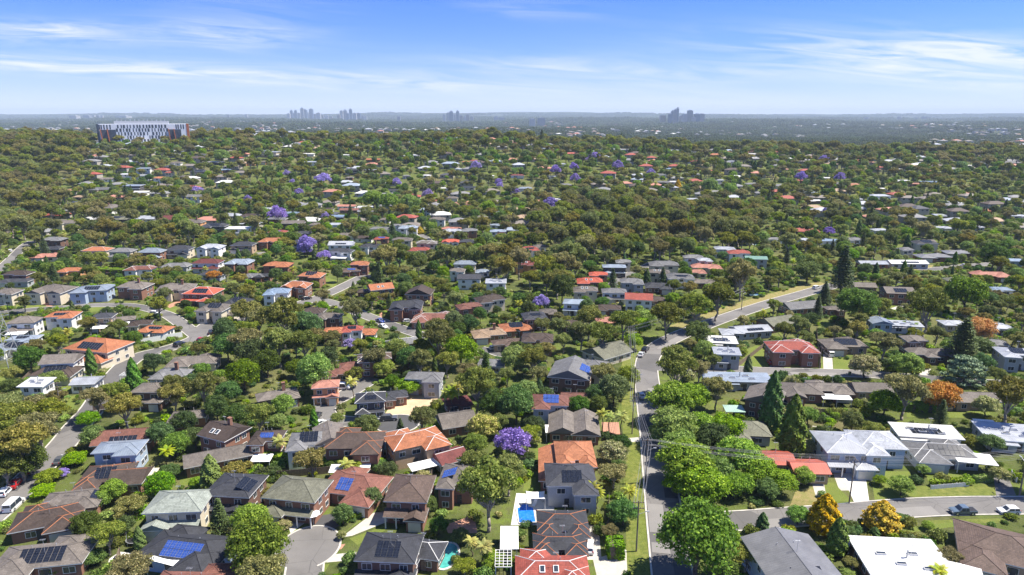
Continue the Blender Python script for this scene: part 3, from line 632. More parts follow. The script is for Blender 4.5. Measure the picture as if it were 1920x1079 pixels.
    if not look:
        stn = 'two-storey ' if st == 2 else ''; k = 'flat-roofed' if style == 'F' else ('gabled' if style == 'G' else 'hipped')
        look = f"{stn}{wname} house with {CN[rc]} {'flat metal' if style=='F' else ('metal' if metal else 'tiled')} roof"
        if 's' in op or 'S' in op: look += ' and solar panels'
        elif 'a' in op: look += ' and white awning'
        elif 'o' in op: look += ' and orange ridges'
    THINGS.append([root, look, 'house', px, py, lab]); root['group'] = 'houses of the suburb'
    return root
HL = [
# bottom left
(197,884,80,.95,12,'L',1,'db','k','os'),(243,884,46,.9,8,'G',1,'db','k','o'),(135,928,96,.6,14,'L',1,'gb','k','s>'),(87,965,108,.72,22,'L',1,'db','k','or'),(76,1038,150,.55,10,'L',1,'gb','k','sl'),
(332,935,98,.8,4,'B',2,'sg','c','gl'),(437,905,82,1.0,-6,'B',2,'dg','n','sgr>'),(342,1026,160,.62,-10,'L',1,'dg','b','Sr'),(352,1092,135,.6,0,'L',1,'rb','k','k'),
(553,912,98,.85,-10,'B',2,'ol','k','l'),(660,905,112,.8,-14,'L',1,'rb','k','Srh'),(767,912,72,1.4,-4,'B',2,'br','k','gr'),(858,884,58,1.25,-6,'L',2,'gb','k','S<'),
(728,1022,104,.85,-4,'B',2,'dg','n','s'),(792,1024,42,.9,-12,'L',1,'dg','n','w'),(700,1096,110,.6,0,'L',1,'db','n','k'),
(1070,888,86,1.1,0,'L',2,'dg','g','sr'),(1055,972,88,.8,0,'T',1,'dg','k','o'),(1050,1010,92,.48,0,'T',1,'dg','k','o'),(1036,1062,130,.6,0,'L',1,'rd','k','kwr'),
(1488,1040,128,1.0,4,'G',2,'gr','b','mys'),(1883,1024,140,1.0,-28,'L',1,'br','t','b'),
(1700,1046,150,.8,-5,'F',1,'wh','n','l'),(1583,826,78,1.2,-4,'B',2,'lg','b','wmr'),(1648,822,80,1.05,-4,'L',2,'lg','b','wl'),
(1770,842,112,.62,-8,'L',1,'gr','g','swl'),(1738,803,108,.42,-8,'F',1,'wh','w','s'),(1893,806,90,.75,-12,'F',1,'lg','g',''),
(1450,850,66,.6,-2,'G',1,'br_','t','m'),(1515,866,60,.55,-2,'G',1,'br_','t','m'),(1402,800,76,.95,-6,'L',1,'ol','g','n'),
(1078,842,66,1.25,0,'T',2,'or2','o','l'),(1040,862,34,1.9,-2,'G',1,'or2','k','y'),(1055,786,46,1.5,-4,'G',1,'gb','k','y'),(1097,788,40,1.6,-4,'G',1,'gb','k','y'),
(1032,746,62,.9,-4,'L',2,'rb','g','S'),(1076,738,42,.8,-4,'G',1,'rb','k',''),(1072,688,72,.95,-14,'G',2,'gr','n','y>S'),(1108,680,56,.9,-14,'L',2,'gr','g',''),(1138,652,72,.7,38,'G',1,'ol','c','n'),
(782,818,98,.72,27,'L',2,'og','t','awr'),(578,818,66,.9,8,'L',2,'gr','w','sl'),(617,806,50,1.2,20,'G',2,'gb','w','y'),(664,822,100,.75,2,'L',2,'db','k','aro'),(500,812,44,.9,2,'L',2,'db','k','Sa'),
(420,800,62,.85,-24,'G',2,'db','k','kc'),(408,845,112,.32,26,'G',1,'gb','k',''),(236,810,98,.52,10,'G',1,'rb','k','s'),(221,832,78,.62,8,'L',2,'bg','b','mr'),(855,778,62,.85,20,'G',1,'gb','k',''),
(858,746,44,.8,20,'L',1,'mr','k',''),(843,846,50,.7,32,'G',1,'mr','g','w'),(694,740,50,.9,10,'B',2,'dg','d','sw'),(740,734,42,.8,14,'L',1,'dg','k',''),(795,700,64,.6,-4,'L',2,'gr','g',''),
(520,735,70,.6,26,'L',1,'gb','n','c'),(610,715,44,.8,10,'B',2,'pk','o','g'),(632,692,44,.7,10,'L',1,'rb','k',''),(665,680,52,.6,12,'L',1,'rb','k',''),(702,664,58,.6,12,'L',2,'br','k','w'),
(921,676,46,.8,-8,'L',1,'gr','g','n'),(362,672,84,.5,6,'L',1,'gb','c',''),(320,695,58,.7,0,'L',2,'gr','w','c'),(281,722,54,.85,0,'B',2,'gb','n',''),(353,772,60,.6,10,'L',1,'gb','k',''),
(115,668,56,.65,8,'G',2,'gb','w',''),(102,692,76,.6,6,'L',1,'db','c','s'),(178,644,96,.72,-14,'B',2,'og','c','sr'),(162,707,34,.8,6,'G',1,'lg','w','m'),(66,712,34,.7,0,'F',2,'wh','w',''),
# left middle
(42,629,50,.6,8,'L',1,'bg','w','sm'),(22,646,70,.6,6,'L',1,'bg','w','s'),(43,597,46,.8,8,'B',2,'gb','w','a'),(115,586,50,.7,8,'L',2,'og','w','s'),(192,588,34,.9,10,'B',2,'dg','t','a'),
(222,595,52,.5,24,'L',1,'gb','c','a'),(262,601,36,.7,14,'L',1,'db','c',''),(291,612,52,.6,-6,'T',1,'og','w','s'),(97,539,68,.7,-2,'T',2,'gb','c','g'),(172,538,62,.75,8,'L',2,'bg','b','sm'),(250,532,56,.7,-2,'L',2,'gb','k','c'),
(330,535,66,.6,14,'T',2,'gb','c','c'),(378,543,62,.8,-4,'B',2,'br_','k','sw'),(402,572,50,.8,-6,'T',2,'gb','c','s'),(445,561,42,.8,-4,'L',2,'dg','b','s'),(430,580,30,.7,-6,'L',1,'gb','c',''),(12,543,40,.8,2,'L',2,'gb','c',''),
(32,509,48,.6,4,'L',2,'db','k',''),(26,523,56,.5,4,'L',1,'dg','g',''),(132,503,42,.7,4,'L',2,'og','o',''),(205,504,46,.6,2,'L',1,'rd','k','s'),(262,500,50,.55,0,'L',2,'rb','w','w'),(328,495,50,.6,0,'L',1,'gr','g',''),
(388,488,52,.7,0,'B',2,'mr','w',''),(448,488,46,.7,-4,'T',2,'bg','k',''),(477,513,42,.6,-4,'L',1,'gr','k',''),(396,510,46,.6,-6,'L',1,'dg','g',''),
(181,465,48,.75,0,'B',2,'og','c','w'),(228,467,42,.8,0,'B',2,'gr','c',''),(283,468,44,.8,0,'B',2,'bg','k','g'),(336,463,44,.8,0,'B',2,'dg','c','g'),(395,460,44,.8,0,'T',2,'lg','w','g'),(455,455,42,.8,0,'B',2,'dg','t','g'),
(86,477,46,.6,6,'L',1,'pk','c',''),(100,446,40,.7,4,'L',2,'gr','n',''),(90,463,46,.5,4,'L',1,'dg','n',''),
(125,415,46,.6,2,'L',2,'gb','c',''),(176,408,44,.8,0,'F',2,'wh','w',''),(222,407,42,.7,2,'L',2,'ol','d','s'),(272,406,46,.7,0,'T',2,'lg','w','m'),(315,407,38,.8,0,'L',2,'mr','c',''),(362,413,40,.7,0,'L',2,'gb','o','c'),(401,421,46,.7,0,'L',2,'dg','d','s'),(446,425,44,.6,0,'F',2,'wh','w',''),(433,402,32,.8,0,'L',1,'lg','c',''),(467,402,32,.8,0,'L',1,'db','n',''),
(195,386,52,.6,-6,'T',2,'gb','w','c'),(146,378,34,.7,-4,'F',2,'dg','n',''),(190,353,40,.6,-4,'L',1,'gr','t',''),(250,346,34,.7,0,'F',2,'bg','d',''),(262,358,34,.6,0,'F',1,'wh','w',''),(152,367,28,.6,8,'L',1,'tn','k',''),(365,366,27,.7,0,'G',2,'gr','w',''),
(238,325,26,.7,0,'F',2,'wh','w',''),(271,314,27,.7,0,'F',2,'bg','w',''),(269,327,24,.7,0,'F',2,'lg','w',''),(198,334,32,.6,0,'L',1,'gb','w',''),(300,332,24,.7,0,'L',2,'or2','w',''),(317,322,15,.9,0,'L',2,'rd','c',''),(374,320,32,.7,0,'B',2,'dg','t','s'),(420,317,23,.7,0,'L',1,'bl','k','m'),(346,329,17,.7,0,'L',1,'gb','k',''),(330,304,20,.7,0,'L',1,'gb','w',''),(405,302,28,.5,0,'F',1,'wh','d',''),(465,304,26,.6,0,'L',1,'tn','o',''),(119,334,18,.7,0,'L',1,'gr','w',''),
# middle
(520,493,52,.7,0,'L',2,'og','k',''),(583,512,46,.8,-4,'L',2,'or2','k','s'),(555,531,50,.7,-4,'T',2,'og','k','gw'),(494,513,28,.8,0,'L',1,'dg','k',''),(519,543,44,.8,6,'L',2,'bl','w',''),(658,503,34,.8,4,'L',1,'br','k','S'),(674,491,34,.8,4,'L',2,'or2','k',''),
(713,534,44,.7,24,'G',2,'og','k','k'),(687,542,34,.7,10,'L',1,'db','k','s'),(787,543,48,.7,-4,'G',2,'db','k','y'),(762,568,56,.8,2,'T',2,'dg','k','g'),(815,592,80,.55,-2,'T',1,'rb','k','w'),(588,578,36,.7,-4,'L',2,'db','k',''),(616,588,42,.7,-4,'L',2,'gb','n',''),
(570,600,35,.8,-4,'L',2,'rd','k',''),(626,614,34,.8,4,'L',2,'og','k',''),(659,612,36,.7,6,'L',2,'rd','w','s'),(687,617,25,.8,0,'L',1,'og','w',''),(757,636,56,.6,24,'L',2,'gr','n','w'),(880,569,44,.6,22,'L',2,'rb','k',''),(920,556,52,.6,22,'L',2,'db','c',''),
(966,608,54,.7,12,'T',1,'og','k','s'),(917,620,60,.6,12,'L',1,'tn','k','c'),(945,637,40,.6,12,'L',1,'br','t',''),(872,490,42,.7,-4,'B',2,'bg','c',''),(857,503,28,.8,-4,'L',2,'gb','w',''),(880,516,44,.6,0,'G',2,'dg','w',''),(930,524,38,.7,0,'F',2,'lg','w',''),(905,505,24,.7,0,'L',1,'bg','w',''),
(985,491,40,.7,10,'L',2,'mr','o','k'),(992,464,36,.8,10,'T',2,'rd','w','s'),(1012,459,24,.9,0,'L',2,'gb','w',''),(1106,523,48,.7,-4,'L',2,'br_','k','k'),(1122,510,34,.8,-4,'L',2,'br_','k',''),(1152,496,44,.7,-4,'B',2,'bg','d','m'),(1169,487,28,.7,-4,'L',2,'gr','c',''),(1245,492,56,.6,-6,'L',2,'gr','c',''),(1234,506,44,.7,-6,'L',2,'gb','c','k'),
(1276,515,50,.7,-6,'T',2,'gr','w','s'),(1325,497,56,.5,-4,'L',1,'pk','c',''),(1308,506,30,.6,-4,'L',1,'pk','c',''),(1320,525,46,.6,0,'L',1,'gb','n',''),(1185,524,42,.8,-4,'L',2,'gr','g',''),(1235,533,50,.6,-4,'L',1,'dg','n',''),(1098,539,46,.7,-4,'L',2,'gb','c','k'),(1152,542,46,.7,-4,'B',2,'gr','w',''),
(1198,553,48,.6,-10,'G',2,'rd','w',''),(1232,557,28,.7,-6,'L',1,'db','n',''),(1079,562,42,.8,-10,'B',2,'bg','w','m'),(1140,573,46,.6,-6,'L',1,'db','k',''),(1080,602,46,.6,-4,'T',1,'db','n',''),(1136,596,26,.7,10,'L',1,'pk','k',''),(1008,628,54,.7,-4,'T',2,'db','k',''),(972,635,40,.7,-6,'L',1,'br','k',''),(1002,587,40,.8,10,'T',2,'dg','n','s'),(1028,580,26,.8,0,'L',1,'gb','n',''),
(1360,463,38,.8,-6,'L',2,'lg','w','m'),(1386,470,42,.6,-8,'L',2,'rd','w',''),(1417,480,40,.6,-8,'G',2,'gn','g','m'),(1301,479,38,.7,-4,'L',2,'gr','w',''),(1322,484,22,.9,0,'L',2,'lg','w',''),
# middle strip, y 360 to 470
(518,408,40,.5,0,'L',1,'gr','k',''),(550,415,42,.5,0,'G',2,'gb','n',''),(505,389,34,.4,0,'G',1,'lg','k','m'),(552,397,32,.5,0,'G',1,'bl','w','m'),(595,418,30,.6,0,'L',2,'gb','c',''),(628,418,32,.7,0,'B',2,'lg','b','m'),(633,403,24,.5,0,'F',1,'bl','d',''),(520,432,34,.7,0,'L',2,'rd','k','S'),(508,448,42,.7,0,'T',2,'or2','k',''),(568,434,27,.7,0,'L',2,'dg','n',''),(565,450,36,.6,0,'L',2,'dg','g',''),
(640,454,46,.6,0,'G',2,'lg','w','s'),(640,467,44,.6,-6,'L',2,'dg','w','a'),(648,438,34,.6,0,'L',1,'gb','w',''),(682,443,34,.6,0,'L',1,'db','w','g'),(712,426,38,.5,0,'L',1,'gr','w',''),(742,420,22,.8,0,'L',2,'gr','w','g'),(765,424,36,.6,0,'L',2,'bg','w','k'),(715,444,26,.8,0,'L',2,'rd','k','S'),(754,446,38,.6,0,'L',2,'gb','c',''),(697,458,44,.6,-6,'T',2,'dg','w','c'),(800,452,40,.6,4,'L',2,'gb','c','w'),(785,465,40,.6,-4,'L',1,'rd','c',''),
(845,449,32,.8,0,'T',2,'br_','w','g'),(875,449,28,.8,0,'L',2,'dg','k',''),(846,426,38,.5,0,'L',1,'pk','k',''),(820,408,30,.7,0,'L',2,'gb','w',''),(848,430,36,.5,0,'T',2,'lg','w',''),(880,429,30,.7,0,'L',2,'gr','k',''),(903,405,24,.8,0,'L',2,'ol','k',''),(934,430,30,.7,0,'T',2,'bg','w','m'),(930,419,22,.7,0,'L',1,'bg','w','m'),(796,390,22,.9,0,'T',2,'bg','b','m'),(846,369,26,.6,0,'L',1,'gb','c',''),(690,364,34,.8,-8,'G',2,'lg','w','yw'),(717,372,24,.6,0,'L',1,'gb','w',''),(737,355,30,.5,0,'L',1,'dg','w',''),(830,351,20,.5,0,'F',1,'wh','w',''),(880,349,22,.5,0,'F',1,'dg','c',''),(650,384,34,.4,0,'G',1,'pk','w',''),(655,391,36,.4,0,'G',1,'rb','k',''),(685,386,30,.3,0,'F',1,'wh','c',''),(615,390,20,.6,0,'L',1,'db','w',''),(722,409,20,.7,0,'L',1,'gb','w',''),
(1040,372,24,.5,0,'F',1,'wh','n',''),(1060,345,24,.6,0,'L',1,'gr','n',''),(985,351,26,.5,0,'L',1,'bg','n',''),(970,327,26,.5,0,'L',1,'mr','w',''),(1300,371,22,.6,0,'T',1,'lg','w','m'),(1245,340,30,.5,0,'L',1,'gr','n',''),
# right
(1373,617,40,.8,-6,'L',1,'lg','g','m'),(1352,633,54,.6,-8,'F',1,'wh','g','s'),(1363,654,44,.6,-8,'F',2,'lg','g',''),(1408,611,66,.5,12,'G',1,'lg','g','ms'),(1485,645,82,.6,-4,'T',2,'rd','k','w'),(1583,640,76,.6,-4,'L',1,'gb','t','s'),
(1458,597,62,.6,24,'G',1,'ol','k','n'),(1500,568,66,.5,14,'G',1,'gr','k',''),(1565,574,28,.7,0,'L',1,'gb','k',''),(1650,597,34,.8,-6,'G',2,'bg','b','my'),(1697,603,56,.45,-10,'F',1,'lg','w',''),(1683,541,52,.7,-8,'G',2,'gb','k','s'),(1620,531,40,.6,-8,'G',1,'gb','t',''),
(1635,489,52,.5,-2,'G',1,'lg','k','m'),(1700,488,72,.4,-2,'G',1,'wh','g','ms'),(1752,477,66,.5,-4,'L',1,'gr','k','m'),(1797,470,50,.6,-10,'L',1,'gr','n','m'),(1735,452,44,.7,-6,'L',2,'dg','c','s'),(1860,512,66,.5,-4,'L',1,'pk','k',''),(1797,521,44,.5,-4,'L',1,'ol','t',''),(1907,485,44,.6,-8,'L',1,'bl','b','m'),(1876,538,44,.6,-6,'L',1,'bl','w','m'),
(1787,600,40,.6,-4,'L',1,'lg','g','m'),(1868,608,56,.5,-10,'L',1,'lg','g','m'),(1716,630,36,.8,-4,'L',2,'gb','n','g'),(1728,655,40,1.0,-4,'L',1,'gb','n',''),(1775,657,52,.7,-10,'L',1,'gb','n',''),(1868,638,38,.7,-20,'L',1,'gr','n',''),(1905,655,54,.9,-14,'L',2,'lg','g','ms'),
(1505,725,66,.9,-8,'L',1,'gb','k','gl'),(1556,722,72,.55,-6,'L',1,'gb','k','a'),(1632,720,64,.4,-3,'G',1,'gb','t','n'),(1775,738,70,.35,-3,'G',1,'gb','t','n'),(1836,737,56,.4,-4,'G',1,'gb','t','n'),(1435,735,66,.8,62,'G',2,'gb','n','s'),(1382,703,120,.3,-3,'F',1,'bg','g',''),
(1650,365,38,.6,-4,'B',2,'lg','w','m'),(1527,374,24,.5,0,'F',1,'wh','n',''),(1560,448,46,.5,-4,'L',1,'bl','w','m'),(1600,446,36,.5,0,'L',1,'gr','w',''),(1505,446,30,.6,0,'L',1,'lg','w','m'),(1452,445,26,.6,0,'L',1,'gr','w',''),(1650,428,30,.6,0,'L',1,'lg','w','m'),(1765,424,40,.5,0,'L',1,'lg','w','m'),(1762,401,20,.7,0,'F',1,'lg','n',''),(1610,388,24,.5,0,'F',1,'wh','n',''),(1846,393,24,.5,0,'G',1,'or2','k',''),(1600,346,24,.6,0,'L',1,'or2','k',''),(1740,450,22,.6,0,'G',1,'gb','c',''),(1700,464,24,.7,0,'L',2,'gr','c',''),(1910,402,30,.5,0,'L',1,'lg','w','m'),(1835,423,20,.6,0,'L',1,'lg','g','m'),
(1690,337,30,.4,0,'F',1,'wh','w',''),(1716,343,20,.5,0,'L',1,'pk','k',''),(1742,339,34,.3,0,'F',1,'bl','n',''),(1660,302,24,.4,0,'F',1,'wh','w',''),(1727,304,14,.6,0,'L',1,'bg','w','m'),(1825,309,34,.3,0,'F',1,'wh','n',''),(1895,304,40,.5,0,'L',1,'gr','n',''),(1755,309,22,.5,0,'L',1,'gr','w',''),(1602,344,20,.5,0,'L',1,'pk','k',''),(1565,342,26,.5,0,'L',1,'gr','w',''),(1550,332,20,.5,0,'F',1,'wh','w',''),(1500,337,22,.5,0,'L',1,'rd','k',''),(1460,346,30,.5,0,'L',1,'gr','w',''),(1660,352,18,.6,0,'F',1,'wh','w',''),
(1302,284,18,.6,0,'L',1,'lg','w','m'),(1340,282,24,.5,0,'L',1,'pk','w',''),(1362,284,20,.6,0,'L',2,'rd','w',''),(1341,289,24,.5,0,'G',1,'og','k',''),(1375,301,18,.7,0,'F',2,'lg','w',''),(1296,301,20,.5,0,'L',1,'rd','k',''),(1313,300,14,.6,0,'L',1,'rd','k',''),(1262,315,26,.5,0,'L',1,'bl','w','m'),(1262,339,22,.5,0,'F',1,'wh','w',''),(1410,287,24,.4,0,'F',1,'wh','w',''),(1380,281,34,.4,0,'G',1,'pk','w',''),(1265,281,22,.6,0,'L',2,'lg','w','m'),(1240,326,26,.5,0,'L',1,'gr','w',''),(1340,336,34,.4,0,'F',1,'lg','w',''),(1410,343,24,.5,0,'L',1,'gr','w',''),(1052,306,20,.6,0,'L',1,'lg','c','m'),(1040,329,22,.5,0,'F',1,'wh','w',''),
(510,289,34,.5,0,'F',1,'lg','t',''),(582,302,28,.5,0,'F',2,'lg','w',''),(578,287,24,.4,0,'L',1,'wh','w','m'),(545,277,16,.4,0,'F',1,'lg','w',''),(648,289,14,.7,0,'F',2,'wh','w',''),(700,298,26,.4,0,'G',1,'og','k',''),(660,317,27,.6,0,'B',2,'dg','d',''),(698,317,26,.4,0,'F',1,'lg','n',''),(606,327,24,.4,0,'F',1,'wh','d',''),(655,331,14,.6,0,'L',1,'gb','k',''),(890,300,18,.6,0,'L',1,'rd','w',''),(873,302,14,.6,0,'L',1,'or2','w',''),(915,328,24,.5,0,'L',1,'wh','w','m'),(800,327,16,.5,0,'L',1,'wh','w','m'),(762,328,14,.6,0,'L',1,'gr','g',''),(860,315,14,.5,0,'L',1,'lg','w','m'),(500,302,20,.5,0,'L',1,'gb','o',''),
]
for h_ in HL: house(*h_)
# a few more roofs between the trees of the far slope, where the photograph shows flecks of roof
rr_ = random.Random(5); tries = 0; nh = len(HOUSES)
def hits(x, y, r):
    for h in HOUSES:
        if abs(h[0]-x) < 40 and abs(h[1]-y) < 40 and (h[0]-x)**2+(h[1]-y)**2 < (max(h[4], h[5])+r)**2: return True
    return False
def on_road(x, y, m=0):
    for line, hw_ in ROADS:
        for i in range(0, len(line)-1):
            ax, ay = line[i]; bx, by = line[i+1]
            if abs(ax-x) > 60 or abs(ay-y) > 60: continue
            dx, dy = bx-ax, by-ay; t = max(0, min(1, ((x-ax)*dx+(y-ay)*dy)/(dx*dx+dy*dy+1e-9)))
            if math.hypot(ax+t*dx-x, ay+t*dy-y) < hw_+m: return True
    return False
print('houses', len(HOUSES))
WOODS = [[(985,405),(1030,375),(1130,368),(1290,385),(1420,400),(1450,430),(1400,455),(1330,458),(1300,470),(1230,485),(1120,480),(1050,470),(990,440)],
         [(0,250),(170,255),(170,300),(110,330),(130,370),(90,420),(60,450),(20,470),(-30,470)],
         [(130,395),(300,398),(375,432),(370,452),(250,455),(160,440)],
         [(840,470),(960,480),(960,560),(930,530),(880,500),(700,505),(680,480),(760,470)],
         [(430,600),(560,590),(600,650),(560,700),(440,690),(400,640)],
         [(960,480),(1080,490),(1060,560),(1000,540),(960,530)],[(1070,600),(1250,560),(1420,520),(1400,560),(1300,595),(1200,640),(1080,640)],
         [(-30,790),(110,760),(125,790),(60,880),(-20,900)],[(840,880),(985,860),(990,900),(940,960),(880,950)]]
def inpoly(x, y, P):
    c = False; n = len(P)
    for i in range(n):
        x0, y0 = P[i]; x1, y1 = P[(i+1) % n]
        if (y0 > y) != (y1 > y) and x < (x1-x0)*(y-y0)/(y1-y0)+x0: c = not c
    return c
STUFFH = []
while tries < 9000:
    tries += 1; y = rr_.uniform(470, 1120); x = rr_.uniform(-.8, .8)*y; z = T(x, y); p = pix((x, y, z+4))
    if not (-60 < p[0] < 1980) or p[1] > 470 or p[1] < 262: continue
    if any(inpoly(p[0], p[1], P) for P in WOODS): continue
    if noise.noise(Vector((x*.006, y*.006, 2))) < -.06: continue
    if hits(x, y, 12) or on_road(x, y, 10) or any((x-a)**2+(y-b_)**2 < 700 for a, b_, _ in STUFFH): continue
    STUFFH.append((x, y, z))
STUFFH.sort(key=lambda q: q[1])
print('far houses', len(STUFFH))
sm = MB(); 
pal = ['gb','gr','dg','gb','lg','rd','pk','db','wh','gr','bg','tn','gr']
smm = []
for c_ in ('gb','gr','dg','wh','lg','rd','pk','db','bg','tn'):
    smm.append(plain('far_roof_'+CN[c_].replace(' ', '_').replace('-', '_'), COL[c_], .7))
smk = ['gb','gr','dg','wh','lg','rd','pk','db','bg','tn']; smm += [plain('far_wall', (.40, .37, .32), .85)]
def simple_house(x, y, z, ry):
    q = MB(); cc = []; W = ry.uniform(12, 19); D = ry.uniform(9, 12); zh = ry.choice((2.8, 2.8, 5.4)); q.box(-W/2, W/2, -D/2, D/2, -.5, zh, 10)
    k = smk.index(ry.choice(pal)); hip(q, cc, -W/2, W/2, -D/2, D/2, zh, R(20)); q.m = [q.m[0]]*6 + [k]*(len(q.m)-6)
    for i in range(3): xx = -W/2+W*(i+.5)/3; q.box(xx-.8, xx+.8, -D/2-.05, -D/2, zh-1.8, zh-.6, 2)
    a = ry.uniform(-.3, .3); Mx = Matrix.Translation((x, y, z)) @ Matrix.Rotation(a, 4, 'Z')
    n = len(sm.v); sm.v += [tuple(Mx @ Vector(v)) for v in q.v]; sm.f += [[n+i for i in f] for f in q.f]; sm.m += q.m; sm.uv += q.uv
for x, y, z in STUFFH:
    simple_house(x, y, z, rr_)
    d = math.hypot(x, y); HOUSES.append((x, y, 1, 0, 8.5, 7, *pix((x, y, z+3))[:2], 15*FPX/d, 3*FPX/d, d))
for k in range(2400):     # roofs scattered over the far plain
    y = 1150*math.exp((.12+rr_.random()**.9*2.05)); x = rr_.uniform(-.82, .82)*y
    if noise.noise(Vector((x*.0009, y*.0006, 9))) < -.05: continue
    n = len(sm.v); W = rr_.uniform(11, 20)*(1+y/7000); H_ = rr_.uniform(6.5, 11)*(1+y/7000); D = W*.8; z = T(x, y)
    c_ = []; q = MB(); q.box(-W/2, W/2, -D/2, D/2, -3, H_, 10); hip(q, c_, -W/2, W/2, -D/2, D/2, H_, R(18)); kk = smk.index(rr_.choice(['gb','gr','lg','wh','gr','lg','pk','db','tn','gb','gr','dg'])); q.m = [10]*6+[kk]*(len(q.m)-6)
    sm.v += [(a+x, b_+y, c+z) for a, b_, c in q.v]; sm.f += [[n+i for i in f] for f in q.f]; sm.m += q.m; sm.uv += [[(0, 0)]*len(f) for f in q.f]
tag(sm.build('distant_houses', smm), 'countless small roofs scattered through the trees of the far slope and plain', 'houses', kind='stuff')

# ------------------------------------------------------------------ trees
def rdir(rg, n):
    v = rg.normal(size=(n, 3)); return v/np.linalg.norm(v, axis=1)[:, None]
def leaves(rg, pos, nrm, size, jit=.5, asp=1.0):
    n = len(pos); nn = nrm + rg.normal(size=(n, 3))*jit; nn /= np.linalg.norm(nn, axis=1)[:, None]
    t = np.cross(nn, rdir(rg, n)); t /= np.linalg.norm(t, axis=1)[:, None]; b = np.cross(nn, t)
    s = (size*rg.uniform(.55, 1.35, n))[:, None]; t = t*s*.5*asp; b = b*s*.5
    bend = nn*s*.16
    V = np.stack([pos-t-b*.6-bend, pos+t*.3-b+bend*.3, pos+t+b*.6-bend, pos-t*.3+b+bend*.3], 1).reshape(-1, 3)
    return V
def blobs(rg, cs, rs, n, size, lo=.62, hi=1.06, jit=.5, zs=.8):
    out = []; tot = sum(r*r for r in rs)
    for c, r in zip(cs, rs):
        k = max(8, int(n*r*r/tot)); d = rdir(rg, k); d[:, 2] = np.where(d[:, 2] < -.5, -d[:, 2], d[:, 2])
        rad = rg.uniform(lo, hi, k)[:, None]*r*(1+.16*np.sin(d[:, :1]*7+c[0]*3)*np.cos(d[:, 1:2]*6+c[1]))
        out.append(leaves(rg, np.array(c)+d*rad*np.array([1, 1, zs]), d, size, jit))
    return np.concatenate(out)
def np_mesh(name, V, mt):
    me = bpy.data.meshes.new(name); n = len(V)//4
    me.vertices.add(len(V)); me.vertices.foreach_set('co', V.astype(np.float32).ravel())
    me.loops.add(4*n); me.loops.foreach_set('vertex_index', np.arange(4*n, dtype=np.int32))
    me.polygons.add(n); me.polygons.foreach_set('loop_start', np.arange(0, 4*n, 4, dtype=np.int32)); me.materials.append(mt); me.update(); me.validate(); return me
def limb(mb, p0, p1, r0, r1, rg, k=3):
    p = Vector(p0); q = Vector(p1); prev = p; 
    for i in range(1, k+1):
        t = i/k; c = p.lerp(q, t) + Vector(rg.normal(size=3))*(q-p).length*.05*(0 if i == k else 1)
        mb.tube(prev, c, r0+(r1-r0)*(i-1)/k, r0+(r1-r0)*t, 6); prev = c
KINDS = {}
